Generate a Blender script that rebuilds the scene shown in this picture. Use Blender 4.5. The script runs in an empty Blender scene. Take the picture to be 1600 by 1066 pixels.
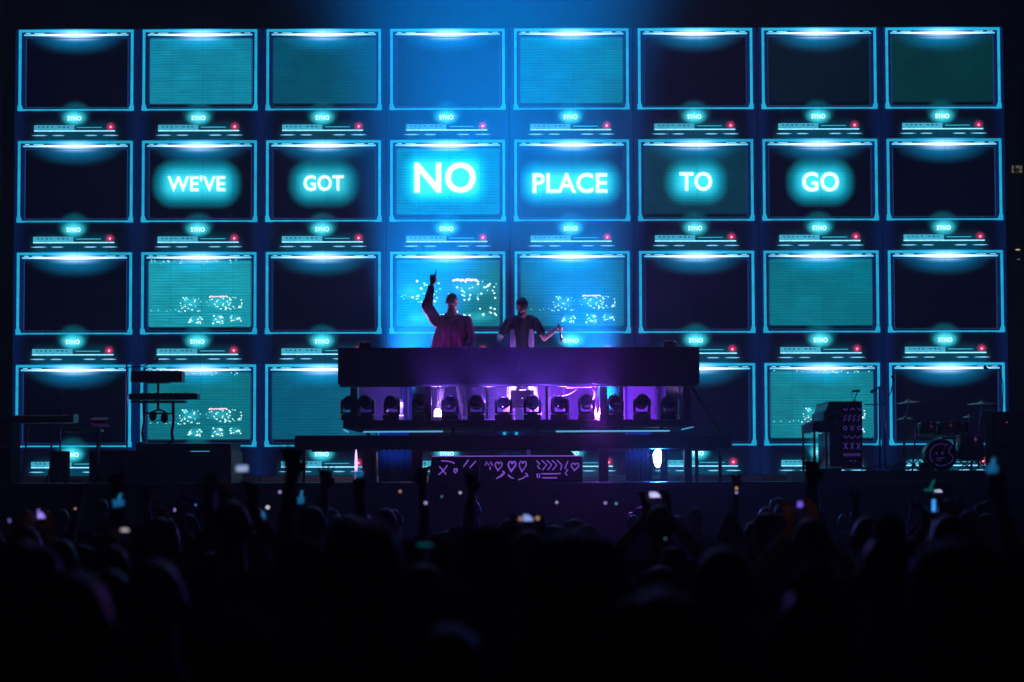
import bpy, bmesh, math, random
import numpy as np
from mathutils import Vector, Matrix, Quaternion, noise

R = math.radians
SC = bpy.context.scene
COL = SC.collection

# ------------------------------------------------------------------ camera
F = 3700.0                      # focal length in photo pixels (1600 wide)
HOR = 748.0                     # eye level in the photograph
PITCH = math.atan((HOR - 533.0) / F)
ROLL = R(-0.15)
CAMZ = 2.05
cam = bpy.data.cameras.new('camera')
camo = bpy.data.objects.new('camera', cam)
COL.objects.link(camo)
camo.location = (0, 0, CAMZ)
camo.rotation_euler = (Matrix.Rotation(R(90) + PITCH, 3, 'X') @ Matrix.Rotation(ROLL, 3, 'Z')).to_euler()
cam.sensor_width = 36.0
cam.lens = F / 1600.0 * 36.0
cam.clip_start = 0.2
cam.clip_end = 400.0
cam.dof.use_dof = True
cam.dof.focus_distance = 35.0
cam.dof.aperture_fstop = 2.4
SC.camera = camo

# ------------------------------------------------------------------ night sky
world = bpy.data.worlds.new('World')
SC.world = world
world.use_nodes = True
wn = world.node_tree.nodes
wl = world.node_tree.links
sky = wn.new('ShaderNodeTexSky')
sky.sky_type = 'NISHITA'
sky.sun_disc = False
sky.sun_elevation = R(-6)
sky.sun_rotation = R(200)
wn['Background'].inputs['Strength'].default_value = 0.002
wl.new(sky.outputs[0], wn['Background'].inputs['Color'])

# ------------------------------------------------------------------ render look
SC.view_settings.view_transform = 'Standard'
SC.view_settings.look = 'None'
SC.view_settings.exposure = 0.0
SC.view_settings.gamma = 1.0
SC.render.engine = 'CYCLES'
SC.cycles.use_denoising = True
SC.cycles.denoiser = 'OPENIMAGEDENOISE'
SC.cycles.max_bounces = 5
SC.cycles.diffuse_bounces = 2
SC.cycles.glossy_bounces = 2
SC.cycles.volume_bounces = 0
SC.cycles.transparent_max_bounces = 8
SC.cycles.sample_clamp_indirect = 4.0
SC.cycles.caustics_reflective = False
SC.cycles.caustics_refractive = False

# haze density, and what is left of the light of the wall after 38 m of it
HAZE = 0.0034
KW = math.exp(HAZE * 38.0)


def at(px, py, Y):
    """point of the place at distance Y along a sight line of the photograph"""
    a = (px - 800.0) / F
    b = (533.0 - py) / F
    c, s = math.cos(ROLL), math.sin(ROLL)
    a, b = a * c - b * s, a * s + b * c
    d = Vector((a, math.cos(PITCH) - b * math.sin(PITCH), math.sin(PITCH) + b * math.cos(PITCH)))
    t = Y / d.y
    return Vector((d.x * t, Y, CAMZ + d.z * t))


def sz(n, Y):
    return n * Y / F


# ------------------------------------------------------------------ lamps (stage lighting rig)
def spot(name, loc, target, power, color, angle=40, blend=0.6, size=0.08):
    l = bpy.data.lights.new(name, 'SPOT')
    l.energy = power
    l.color = color
    l.spot_size = R(angle)
    l.spot_blend = blend
    l.shadow_soft_size = size
    o = bpy.data.objects.new(name, l)
    o.location = loc
    d = Vector(target) - Vector(loc)
    o.rotation_euler = d.to_track_quat('-Z', 'Y').to_euler()
    COL.objects.link(o)
    return o


def point(name, loc, power, color, size=0.05):
    l = bpy.data.lights.new(name, 'POINT')
    l.energy = power
    l.color = color
    l.shadow_soft_size = size
    o = bpy.data.objects.new(name, l)
    o.location = loc
    COL.objects.link(o)
    return o


BLUE = (0.0, 0.26, 1.0)
# blue back lights hung on the roof truss above the wall, crossing over the booth
for bx, tx, pw in ((-3.0, 0.5, 0.6), (-1.6, -0.7, 0.9), (-0.2, 0.0, 1.1), (1.1, 0.6, 1.1), (2.3, 0.2, 0.7)):
    spot('blue_back_light', (bx, 37.2, 14.2), (tx, 36.4, 3.0), 5000 * pw, BLUE, 36, 1.0, 0.25)
# two blue beam lamps on the stage floor behind the booth, crossing upwards over the performers
for (sx, sy), (tx, ty), pw in (((620, 636), (752, 60), 1.25), ((955, 640), (795, 60), 0.95)):
    spot('blue_beam', at(sx, sy, 36.3), at(tx, ty, 35.0), 180000 * pw, (0.0, 0.26, 1.0), 52, 1.0, 0.12)


# faint violet spots added above the stage to rim the crowd's heads
spot('crowd_fill', (-3.0, 36.0, 14.0), (-1.0, 10.0, 1.6), 150, (0.50, 0.20, 1.0), 50, 1.0)
spot('crowd_fill', (4.0, 36.0, 14.0), (1.5, 10.0, 1.6), 150, (0.42, 0.22, 1.0), 50, 1.0)
# magenta side lights in both wings, grazing the instruments
spot('wing_light', (-8.8, 31.3, 5.2), (-5.8, 33.4, 3.0), 35, (0.85, 0.12, 1.0), 50, 0.8)
spot('wing_light', (8.9, 31.3, 5.2), (5.8, 33.6, 2.9), 50, (0.75, 0.15, 1.0), 50, 0.8)


# ------------------------------------------------------------------ materials
MATS = {}


class NT:
    def __init__(self, name):
        m = bpy.data.materials.new(name)
        m.use_nodes = True
        self.m = m
        self.t = m.node_tree
        self.n = self.t.nodes
        self.l = self.t.links
        self.p = self.n['Principled BSDF']
        self.c = None

    def node(self, kind):
        return self.n.new(kind)

    def put(self, sock, v):
        if isinstance(v, (int, float)):
            sock.default_value = v
        elif isinstance(v, (tuple, list, Vector)):
            sock.default_value = tuple(v)
        else:
            self.l.new(v, sock)

    def math(self, op, a, b=0.0, c=None, clamp=False):
        k = self.node('ShaderNodeMath')
        k.operation = op
        k.use_clamp = clamp
        self.put(k.inputs[0], a)
        self.put(k.inputs[1], b)
        if c is not None:
            self.put(k.inputs[2], c)
        return k.outputs[0]

    def xyz(self):
        if self.c is None:
            tc = self.node('ShaderNodeTexCoord')
            s = self.node('ShaderNodeSeparateXYZ')
            self.l.new(tc.outputs['Object'], s.inputs[0])
            self.vec = tc.outputs['Object']
            self.c = s.outputs
        return self.c

    def fall(self, d, a, b, lo=1.0, hi=0.0):
        k = self.node('ShaderNodeMapRange')
        k.interpolation_type = 'SMOOTHSTEP'
        self.put(k.inputs['Value'], d)
        self.put(k.inputs['From Min'], a)
        self.put(k.inputs['From Max'], b)
        self.put(k.inputs['To Min'], lo)
        self.put(k.inputs['To Max'], hi)
        return k.outputs['Result']

    def ell(self, cx, cz, rx, rz):
        x, y, z = self.xyz()
        a = self.math('DIVIDE', self.math('SUBTRACT', x, cx), rx)
        b = self.math('DIVIDE', self.math('SUBTRACT', z, cz), rz)
        return self.math('SQRT', self.math('ADD', self.math('MULTIPLY', a, a), self.math('MULTIPLY', b, b)))

    def rbox(self, cx, cz, hx, hz):
        x, y, z = self.xyz()
        a = self.math('MAXIMUM', self.math('SUBTRACT', self.math('ABSOLUTE', self.math('SUBTRACT', x, cx)), hx), 0.0)
        b = self.math('MAXIMUM', self.math('SUBTRACT', self.math('ABSOLUTE', self.math('SUBTRACT', z, cz)), hz), 0.0)
        return self.math('SQRT', self.math('ADD', self.math('MULTIPLY', a, a), self.math('MULTIPLY', b, b)))

    def mul(self, f, rgb):
        k = self.node('ShaderNodeVectorMath')
        k.operation = 'SCALE'
        self.put(k.inputs[0], rgb)
        self.put(k.inputs['Scale'], f)
        return k.outputs[0]

    def add(self, a, b):
        k = self.node('ShaderNodeVectorMath')
        k.operation = 'ADD'
        self.put(k.inputs[0], a)
        self.put(k.inputs[1], b)
        return k.outputs[0]

    def noise(self, scale, detail=2.0, vec=None):
        k = self.node('ShaderNodeTexNoise')
        k.inputs['Scale'].default_value = scale
        k.inputs['Detail'].default_value = detail
        if vec is None:
            self.xyz()
            vec = self.vec
        self.l.new(vec, k.inputs['Vector'])
        return k.outputs['Fac']


def mat(name, col, rough=0.6, metal=0.0, emit=None, es=1.0, vary=0.25, bump=0.0, scale=9.0, spec=0.5, sample='NONE'):
    if name in MATS:
        return MATS[name]
    t = NT(name)
    t.p.inputs['Roughness'].default_value = rough
    t.p.inputs['Metallic'].default_value = metal
    t.p.inputs['Specular IOR Level'].default_value = spec
    n = t.noise(scale, 3.0)
    f = t.math('MULTIPLY_ADD', n, vary * 2, 1.0 - vary)
    t.l.new(t.mul(f, col), t.p.inputs['Base Color'])
    if bump:
        b = t.node('ShaderNodeBump')
        b.inputs['Strength'].default_value = bump
        b.inputs['Distance'].default_value = 0.02
        t.l.new(n, b.inputs['Height'])
        t.l.new(b.outputs[0], t.p.inputs['Normal'])
    if emit:
        t.p.inputs['Emission Color'].default_value = (*emit, 1)
        t.p.inputs['Emission Strength'].default_value = es
        t.m.cycles.emission_sampling = sample
    MATS[name] = t.m
    return t.m


# ------------------------------------------------------------------ mesh builder
class MB:
    def __init__(self):
        self.v = []
        self.f = []
        self.mi = []
        self.k = 0

    def quadmesh(self, vs, fs):
        b = len(self.v)
        self.v += [tuple(v) for v in vs]
        for f in fs:
            self.f.append(tuple(b + i for i in f))
            self.mi.append(self.k)
        return self

    def box(self, lo, hi, rot=None, piv=None):
        x0, y0, z0 = lo
        x1, y1, z1 = hi
        vs = [Vector(p) for p in ((x0, y0, z0), (x1, y0, z0), (x1, y1, z0), (x0, y1, z0),
                                  (x0, y0, z1), (x1, y0, z1), (x1, y1, z1), (x0, y1, z1))]
        if rot is not None:
            piv = Vector(piv) if piv is not None else (Vector(lo) + Vector(hi)) / 2
            vs = [rot @ (p - piv) + piv for p in vs]
        return self.quadmesh(vs, [(0, 1, 5, 4), (1, 2, 6, 5), (2, 3, 7, 6), (3, 0, 4, 7), (4, 5, 6, 7), (3, 2, 1, 0)])

    def bbox(self, lo, hi, b=0.01):
        """box with a chamfer on all edges"""
        x0, y0, z0 = lo
        x1, y1, z1 = hi
        bm = bmesh.new()
        bmesh.ops.create_cube(bm, size=1)
        for v in bm.verts:
            v.co = Vector(((x0 + x1) / 2 + v.co.x * (x1 - x0), (y0 + y1) / 2 + v.co.y * (y1 - y0), (z0 + z1) / 2 + v.co.z * (z1 - z0)))
        bmesh.ops.bevel(bm, geom=bm.edges[:], offset=b, segments=2, affect='EDGES', profile=0.6)
        bm.verts.index_update()
        self.quadmesh([v.co for v in bm.verts], [[v.index for v in f.verts] for f in bm.faces])
        bm.free()
        return self

    def tube(self, pts, r, n=8, cap=True):
        pts = [Vector(p) for p in pts]
        rs = r if isinstance(r, (list, tuple)) else [r] * len(pts)
        vs, fs = [], []
        up = None
        for i, p in enumerate(pts):
            d = (pts[min(i + 1, len(pts) - 1)] - pts[max(i - 1, 0)])
            d = d.normalized() if d.length > 1e-9 else Vector((0, 0, 1))
            if up is None:
                a = Vector((0, 0, 1)) if abs(d.z) < 0.9 else Vector((1, 0, 0))
                u = d.cross(a).normalized()
            else:
                u = (up - d * up.dot(d)).normalized()
            up = u
            w = d.cross(u)
            for j in range(n):
                t = 2 * math.pi * j / n
                vs.append(p + (u * math.cos(t) + w * math.sin(t)) * rs[i])
        for i in range(len(pts) - 1):
            for j in range(n):
                k = (j + 1) % n
                fs.append((i * n + j, i * n + k, (i + 1) * n + k, (i + 1) * n + j))
        if cap:
            fs.append(tuple(range(n - 1, -1, -1)))
            fs.append(tuple((len(pts) - 1) * n + j for j in range(n)))
        return self.quadmesh(vs, fs)

    def lathe(self, prof, c=(0, 0, 0), axis='Z', n=20, rot=None):
        """prof: list of (radius, height)"""
        vs, fs = [], []
        for r, h in prof:
            for j in range(n):
                t = 2 * math.pi * j / n
                p = Vector((r * math.cos(t), r * math.sin(t), h))
                if axis == 'Y':
                    p = Vector((p.x, p.z, -p.y))
                elif axis == 'X':
                    p = Vector((p.z, p.x, p.y))
                if rot is not None:
                    p = rot @ p
                vs.append(p + Vector(c))
        for i in range(len(prof) - 1):
            for j in range(n):
                k = (j + 1) % n
                fs.append((i * n + j, i * n + k, (i + 1) * n + k, (i + 1) * n + j))
        fs.append(tuple(range(n - 1, -1, -1)))
        fs.append(tuple((len(prof) - 1) * n + j for j in range(n)))
        return self.quadmesh(vs, fs)

    def ball(self, c, r, n=12, m=8):
        rx, ry, rz = (r, r, r) if isinstance(r, (int, float)) else r
        vs, fs = [], []
        c = Vector(c)
        for i in range(m + 1):
            a = math.pi * i / m
            for j in range(n):
                t = 2 * math.pi * j / n
                vs.append(c + Vector((rx * math.sin(a) * math.cos(t), ry * math.sin(a) * math.sin(t), rz * math.cos(a))))
        for i in range(m):
            for j in range(n):
                k = (j + 1) % n
                fs.append((i * n + j, (i + 1) * n + j, (i + 1) * n + k, i * n + k))
        return self.quadmesh(vs, fs)

    def slab(self, poly, y0, y1):
        """polygon in the x/z plane extruded from y0 to y1"""
        n = len(poly)
        vs = [(p[0], y0, p[1]) for p in poly] + [(p[0], y1, p[1]) for p in poly]
        fs = [tuple(range(n)), tuple(range(2 * n - 1, n - 1, -1))]
        for i in range(n):
            k = (i + 1) % n
            fs.append((k, i, n + i, n + k))
        return self.quadmesh(vs, fs)

    def mesh(self, name):
        me = bpy.data.meshes.new(name)
        me.from_pydata(self.v, [], self.f)
        return me

    def build(self, name, m, parent=None, smooth=False, loc=None):
        me = self.mesh(name)
        ms = m if isinstance(m, (list, tuple)) else [m]
        for k in ms:
            me.materials.append(k)
        if len(ms) > 1:
            me.polygons.foreach_set('material_index', self.mi)
        if smooth:
            me.polygons.foreach_set('use_smooth', [True] * len(me.polygons))
        bm = bmesh.new()
        bm.from_mesh(me)
        bmesh.ops.recalc_face_normals(bm, faces=bm.faces)
        bm.to_mesh(me)
        bm.free()
        return obj(name, me, parent, loc)


def obj(name, data, parent=None, loc=None):
    o = bpy.data.objects.new(name, data)
    if loc is not None:
        o.location = loc
    o.parent = parent
    COL.objects.link(o)
    return o


def tag(o, label=None, cat=None, group=None, kind=None):
    if label:
        o['label'] = label
    if cat:
        o['category'] = cat
    if group:
        o['group'] = group
    if kind:
        o['kind'] = kind
    return o


def thing(name, label, cat, loc=(0, 0, 0), rz=0.0, group=None):
    o = bpy.data.objects.new(name, None)
    o.empty_display_size = 0.2
    o.location = loc
    o.rotation_euler = (0, 0, rz)
    COL.objects.link(o)
    return tag(o, label, cat, group)


def copy_tree(o, parent=None):
    c = o.copy()
    COL.objects.link(c)
    c.parent = parent
    for ch in list(o.children):
        copy_tree(ch, c)
    return c


TEXT = {}


def text_mesh(s, w, h, depth=0.006, bold=0.0):
    """flat letters centred on the origin in the x/z plane, w wide and h tall"""
    key = (s, w, h, bold)
    if key in TEXT:
        return TEXT[key]
    cu = bpy.data.curves.new('lettering', 'FONT')
    cu.body = s
    cu.offset = bold
    cu.extrude = 0.01
    cu.resolution_u = 4
    cu.space_character = 1.04
    o = bpy.data.objects.new('lettering', cu)
    COL.objects.link(o)
    dg = bpy.context.evaluated_depsgraph_get()
    me = bpy.data.meshes.new_from_object(o.evaluated_get(dg))
    bpy.data.objects.remove(o)
    bpy.data.curves.remove(cu)
    n = len(me.vertices)
    co = np.empty(n * 3)
    me.vertices.foreach_get('co', co)
    co = co.reshape(-1, 3)
    lo, hi = co.min(0), co.max(0)
    sx, sy = w / (hi[0] - lo[0]), h / (hi[1] - lo[1])
    out = np.stack([(co[:, 0] - (lo[0] + hi[0]) / 2) * sx, -(co[:, 2]) / 0.01 * depth / 2, (co[:, 1] - (lo[1] + hi[1]) / 2) * sy], 1)
    me.vertices.foreach_set('co', out.ravel())
    me.update()
    TEXT[key] = me
    return me


# ================================================================== SETTING
M_black = mat('black_paint', (0.012, 0.012, 0.014), 0.55, spec=0.3)
M_dull = mat('black_cloth', (0.006, 0.006, 0.008), 0.95, spec=0.1, bump=0.3, scale=40)
M_stage = mat('stage_floor', (0.010, 0.010, 0.012), 0.45, bump=0.15, scale=6)
M_ground = mat('trodden_ground', (0.03, 0.028, 0.025), 0.95, bump=0.6, scale=3)
M_wood = mat('plywood', (0.42, 0.22, 0.14), 0.7, scale=4)
M_steel = mat('dark_steel', (0.09, 0.09, 0.10), 0.38, 0.8)
M_chrome = mat('chrome', (0.55, 0.55, 0.58), 0.22, 1.0)
M_plastic = mat('black_plastic', (0.016, 0.016, 0.018), 0.32)

SZ = 2.0          # stage floor height
MB().box((-40, -3, -0.4), (40, 62, 0.0)).build('ground', M_ground)['kind'] = 'structure'
MB().box((-14, 31.0, 0.004), (14, 40.2, SZ)).build('stage', M_stage)['kind'] = 'structure'

# black masking drapes at both ends of the wall, in folds
def drape(x0, x1, Y, z0, z1, label):
    b = MB()
    n = 60
    vs, fs = [], []
    for i in range(n + 1):
        x = x0 + (x1 - x0) * i / n
        y = Y + 0.06 * math.sin(i * 1.7) + 0.03 * math.sin(i * 0.6)
        vs += [(x, y, z0), (x, y + 0.05, z1)]
    for i in range(n):
        fs.append((2 * i, 2 * i + 2, 2 * i + 3, 2 * i + 1))
    k = len(vs)
    vs += [(v[0], v[1] + 0.03, v[2]) for v in vs]
    fs += [tuple(k + q for q in reversed(f)) for f in fs]
    b.quadmesh(vs, fs)
    o = b.build('masking_drape', M_dull, None, True)
    return tag(o, label, 'drape')


drape(-13.5, -8.16, 37.6, SZ, 10.6, 'black masking drape hanging beside the keyboards end of the television wall')
drape(8.24, 9.2, 37.9, SZ, 10.6, 'black masking drape hanging beside the drum kit end of the television wall')

# ================================================================== TELEVISION WALL
# The wall is one big LED display: every face of it gives off its own picture light,
# so the halos round lamp, logo and letters are painted into its picture's emission.
WY = 38.0
c0 = at(28, 44, WY)
U = 2.0 / 194.3                 # metres for one photo pixel at the wall
PITX, PITZ = 2.0035, 175.9 * U
c0 = c0 + Vector((2.2 * U, 0, -5.2 * U))
ZT = 173.5


def lx(rx):
    return (rx - 90.0) * U


def lz(ry):
    return (ZT - ry) * U


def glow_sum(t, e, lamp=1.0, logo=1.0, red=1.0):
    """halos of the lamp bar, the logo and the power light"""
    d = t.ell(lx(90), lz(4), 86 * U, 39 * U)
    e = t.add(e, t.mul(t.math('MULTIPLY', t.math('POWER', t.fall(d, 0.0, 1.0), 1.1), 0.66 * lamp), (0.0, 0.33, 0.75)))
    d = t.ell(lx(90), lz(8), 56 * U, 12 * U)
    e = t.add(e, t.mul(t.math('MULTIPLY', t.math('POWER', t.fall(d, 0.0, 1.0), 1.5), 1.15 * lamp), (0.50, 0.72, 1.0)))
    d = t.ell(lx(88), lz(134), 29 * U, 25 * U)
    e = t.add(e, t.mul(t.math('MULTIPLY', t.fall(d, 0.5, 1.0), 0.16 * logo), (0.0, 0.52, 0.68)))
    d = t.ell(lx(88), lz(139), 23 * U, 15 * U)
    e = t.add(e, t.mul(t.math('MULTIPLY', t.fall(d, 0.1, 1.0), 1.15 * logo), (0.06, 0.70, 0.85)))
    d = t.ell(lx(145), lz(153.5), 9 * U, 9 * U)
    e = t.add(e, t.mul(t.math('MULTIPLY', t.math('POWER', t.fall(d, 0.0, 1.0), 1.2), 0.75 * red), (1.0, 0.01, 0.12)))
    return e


def led_finish(t, e, k=1.0):
    g = t.node('ShaderNodeNewGeometry')
    q = t.node('ShaderNodeSeparateXYZ')
    t.l.new(g.outputs['Position'], q.inputs[0])
    u_ = t.math('DIVIDE', q.outputs[0], 0.5)
    v_ = t.math('DIVIDE', q.outputs[2], 0.5)
    cv = t.node('ShaderNodeCombineXYZ')
    t.l.new(t.math('FLOOR', u_), cv.inputs[0])
    t.l.new(t.math('FLOOR', v_), cv.inputs[1])
    wn_ = t.node('ShaderNodeTexWhiteNoise')
    wn_.noise_dimensions = '2D'
    t.l.new(cv.outputs[0], wn_.inputs['Vector'])
    oi = t.node('ShaderNodeObjectInfo')
    f_ = t.math('MULTIPLY_ADD', wn_.outputs['Value'], 0.16, 0.92)
    f_ = t.math('MULTIPLY', f_, t.math('MULTIPLY_ADD', oi.outputs['Random'], 0.14, 0.93))
    # hairline joints between the half metre tiles
    for c_ in (u_, v_):
        d_ = t.math('ABSOLUTE', t.math('SUBTRACT', t.math('FRACT', c_), 0.5))
        f_ = t.math('MULTIPLY', f_, t.fall(d_, 0.484, 0.496, 1.0, 0.72))
    e = t.mul(t.math('MULTIPLY', f_, 1.06), e)
    t.p.inputs['Base Color'].default_value = (0.004, 0.004, 0.006, 1)
    t.p.inputs['Roughness'].default_value = 0.6
    t.p.inputs['Specular IOR Level'].default_value = 0.12
    t.l.new(e, t.p.inputs['Emission Color'])
    t.p.inputs['Emission Strength'].default_value = k * KW
    t.m.cycles.emission_sampling = 'NONE'
    return t.m


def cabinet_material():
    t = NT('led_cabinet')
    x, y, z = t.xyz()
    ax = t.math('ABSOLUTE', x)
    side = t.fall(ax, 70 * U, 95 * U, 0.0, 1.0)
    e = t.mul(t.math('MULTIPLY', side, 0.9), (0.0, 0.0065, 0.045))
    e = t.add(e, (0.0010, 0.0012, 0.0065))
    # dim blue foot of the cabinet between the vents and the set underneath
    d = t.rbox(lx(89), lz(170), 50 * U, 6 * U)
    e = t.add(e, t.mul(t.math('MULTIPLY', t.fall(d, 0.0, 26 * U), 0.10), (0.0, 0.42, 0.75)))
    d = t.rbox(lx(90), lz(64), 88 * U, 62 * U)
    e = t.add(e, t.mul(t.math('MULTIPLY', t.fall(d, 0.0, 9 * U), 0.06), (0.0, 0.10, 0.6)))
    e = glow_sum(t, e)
    return led_finish(t, e)


def frame_material():
    t = NT('led_frame')
    n = t.noise(6.0, 2.0)
    e = t.mul(t.math('MULTIPLY_ADD', n, 0.5, 0.75), (0.012, 0.36, 0.58))
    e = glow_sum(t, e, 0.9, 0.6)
    return led_finish(t, e)


def bar_material():
    t = NT('led_lamp_bar')
    d = t.ell(lx(90), lz(8), 86 * U, 60 * U)
    e = t.add(t.mul(t.fall(d, 0.15, 0.95), (1.6, 1.9, 2.0)), (0.10, 0.55, 0.85))
    return led_finish(t, e)


def flat_led(name, rgb, k=1.0):
    t = NT(name)
    n = t.noise(14.0, 2.0)
    return led_finish(t, t.mul(t.math('MULTIPLY_ADD', n, 0.5, 0.75), rgb), k)


def screen_material(rgb, word=None, city=None, lamp=1.0):
    t = NT('led_screen')
    x, y, z = t.xyz()
    e = (0.0006, 0.0004, 0.0045)
    if rgb:
        lines = t.math('SINE', t.math('MULTIPLY', z, 2 * math.pi / 0.046))
        cell = t.noise(2.2, 2.0)
        fine = t.node('ShaderNodeTexNoise')
        fine.inputs['Scale'].default_value = 1.0
        mp = t.node('ShaderNodeMapping')
        mp.inputs['Scale'].default_value = (2.5, 1, 42)
        t.l.new(t.vec, mp.inputs['Vector'])
        t.l.new(mp.outputs[0], fine.inputs['Vector'])
        f = t.math('MULTIPLY_ADD', lines, 0.17, 0.83)
        f = t.math('MULTIPLY', f, t.math('MULTIPLY_ADD', fine.outputs['Fac'], 1.0, 0.5))
        f = t.math('MULTIPLY', f, t.math('MULTIPLY_ADD', cell, 0.36, 0.82))
        edge = t.rbox(lx(90.5), lz(64), 76 * U, 47 * U)
        f = t.math('MULTIPLY', f, t.fall(edge, 4 * U, 7.5 * U))
        e = t.add(t.mul(f, rgb), e)
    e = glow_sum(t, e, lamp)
    if city is not None:
        spots_ = ((78, 80, 20, 12), (122, 78, 30, 11), (84, 106, 14, 10), (120, 106, 14, 10), (147, 103, 13, 9))
        if city:
            spots_ = ((35, 62, 30, 20), (125, 56, 40, 20), (140, 102, 30, 12), (45, 104, 24, 12))
        for cx, cz, rx, rz in spots_:
            d = t.ell(lx(cx), lz(cz), rx * U, rz * U)
            e = t.add(e, t.mul(t.math('MULTIPLY', t.fall(d, 0.0, 1.0), 0.30), (0.05, 0.68, 0.80)))
    if word:
        cx, cz, hw, hh, rad, pw, col = word
        d = t.rbox(lx(cx), lz(cz), hw * U, hh * U)
        ln = t.math('MULTIPLY_ADD', t.math('SINE', t.math('MULTIPLY', z, 2 * math.pi / 0.046)), 0.08, 0.92)
        e = t.add(e, t.mul(t.math('MULTIPLY', t.math('MULTIPLY', t.fall(d, rad * 0.40 * U, rad * 1.04 * U), ln), 0.52 * pw), col))
        e = t.add(e, t.mul(t.math('MULTIPLY', t.math('POWER', t.fall(d, 0.0, rad * 0.75 * U), 1.4), 0.70 * pw), (0.08, 0.86, 1.0)))  # letter bloom painted into the screen's emission
    return led_finish(t, e)


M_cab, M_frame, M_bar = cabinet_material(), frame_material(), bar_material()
M_logo = flat_led('led_white', (0.95, 1.15, 1.15), 1.15)
M_word = flat_led('led_word', (1.1, 1.3, 1.3), 1.3)
M_halo = flat_led('led_letter_halo', (0.45, 1.1, 1.15))
M_panel = flat_led('led_button_panel', (0.045, 0.36, 0.52))
M_mark = flat_led('led_mark', (0.01, 0.12, 0.22))
M_line = flat_led('led_line', (0.35, 0.95, 1.25))
M_thin = flat_led('led_thin_line', (0.03, 0.42, 0.58))
M_red = flat_led('led_power', (1.6, 0.45, 0.75), 1.2)
M_vent = flat_led('led_vent', (0.22, 0.62, 0.95))
M_inner = flat_led('led_inner_edge', (0.010, 0.035, 0.12))
M_dotw = flat_led('led_spark_white', (0.85, 1.25, 1.25))
M_dotp = flat_led('led_spark_pink', (1.25, 0.62, 0.85))
M_dotg = flat_led('led_spark_cyan', (0.25, 1.0, 0.95))

# ---- shared meshes of one set
def ring(b, x0, z0, x1, z1, tl, tt, tr, tb, y0, y1):
    b.box((x0, y0, z0), (x0 + tl, y1, z1))
    b.box((x1 - tr, y0, z0), (x1, y1, z1))
    b.box((x0 + tl, y0, z1 - tt), (x1 - tr, y1, z1))
    b.box((x0 + tl, y0, z0), (x1 - tr, y1, z0 + tb))


def tv_meshes():
    d = {}
    b = MB()
    # cabinet: front rails round the screen opening, solid lower panel, back box
    X0, X1 = lx(-5.5), lx(185.5)
    b.box((X0, 0, lz(173.2)), (X1, 0.34, lz(124.5)))
    b.box((X0, 0, lz(124.5)), (lx(8), 0.34, lz(-1.6)))
    b.box((lx(172.5), 0, lz(124.5)), (X1, 0.34, lz(-1.6)))
    b.box((lx(8), 0, lz(10.5)), (lx(172.5), 0.34, lz(-1.6)))
    b.box((lx(8), 0.09, lz(124.5)), (lx(172.5), 0.34, lz(10.5)))
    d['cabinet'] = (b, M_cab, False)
    b = MB()
    ring(b, lx(0), lz(128), lx(180), lz(0), 4.0 * U, 3.8 * U, 4.0 * U, 2.2 * U, -0.022, -0.002)
    for s in (-1, 1):     # little feet of the frame at its lower corners
        b.slab([(s * 91.2 * U, lz(128.6)), (s * 91.2 * U, lz(120)), (s * 86.0 * U, lz(117)), (s * 83 * U, lz(125.4)), (s * 79 * U, lz(128.6))], -0.026, -0.003)
    d['frame'] = (b, M_frame, False)
    b = MB()
    b.tube([(lx(8), -0.012, lz(8.3)), (lx(172), -0.012, lz(8.3))], 1.35 * U, 8)
    d['light_bar'] = (b, M_bar, True)
    b = MB()
    n, m = 16, 10
    vs = []
    for j in range(m + 1):
        for i in range(n + 1):
            u, v = i / n * 2 - 1, j / m * 2 - 1
            vs.append((lx(90.3) + u * 81.4 * U, 0.085 - 0.045 * (1 - u * u) * (1 - v * v), lz(67.5) + v * 56.2 * U))
    fs = [(j * (n + 1) + i, j * (n + 1) + i + 1, (j + 1) * (n + 1) + i + 1, (j + 1) * (n + 1) + i) for j in range(m) for i in range(n)]
    b.quadmesh(vs, fs)
    d['screen'] = (b, None, True)
    b = MB()
    ring(b, lx(10), lz(122.6), lx(171), lz(12), 0.55 * U, 0.3 * U, 0.55 * U, 0.8 * U, 0.03, 0.09)
    d['inner_edge'] = (b, M_inner, False)
    b = MB().box((lx(25), -0.016, lz(159.2)), (lx(88), -0.002, lz(151)))
    d['button_panel'] = (b, M_panel, False)
    b = MB()
    for k, w in ((31, 3), (38, 3), (45, 3), (52, 3), (63, 4), (70, 4), (77, 3)):
        b.box((lx(k), -0.019, lz(155.2)), (lx(k + w), -0.0165, lz(152.8)))
    d['button_row'] = (b, M_mark, False)
    b = MB().box((lx(25), -0.018, lz(161)), (lx(152), -0.003, lz(159.3)))
    d['trim_line'] = (b, M_line, False)
    b = MB().box((lx(92), -0.012, lz(155.2)), (lx(131), -0.002, lz(154.0)))
    d['slider'] = (b, M_thin, False)
    b = MB().lathe([(0.4 * U, -0.03), (1.5 * U, -0.022), (1.7 * U, -0.002)], (lx(145), 0, lz(154)), 'Y', 10)
    d['power_light'] = (b, M_red, True)
    for k, (a, c) in enumerate(((21, 47), (53, 73), (104, 125), (132, 158))):
        m_ = (a + c) / 2
        b = MB().slab([(lx(a), lz(167.2)), (lx(m_ - 5), lz(168.0)), (lx(m_ + 5), lz(168.0)), (lx(c), lz(167.2)), (lx(m_ + 5), lz(166.4)), (lx(m_ - 5), lz(166.4))], -0.01, -0.002)
        d['vent%d' % k] = (b, M_vent, False)
    for k, (a, c) in enumerate(((11, 18), (24, 40), (138, 154), (160, 169))):  # bright dashes stand for the lamp bar's reflection
        b = MB().box((lx(a), -0.012, lz(6.0)), (lx(c), -0.004, lz(5.1)))
        d['dash%d' % k] = (b, M_line, False)
    return d


TV = tv_meshes()
proto = {}
random.seed(7)


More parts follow.
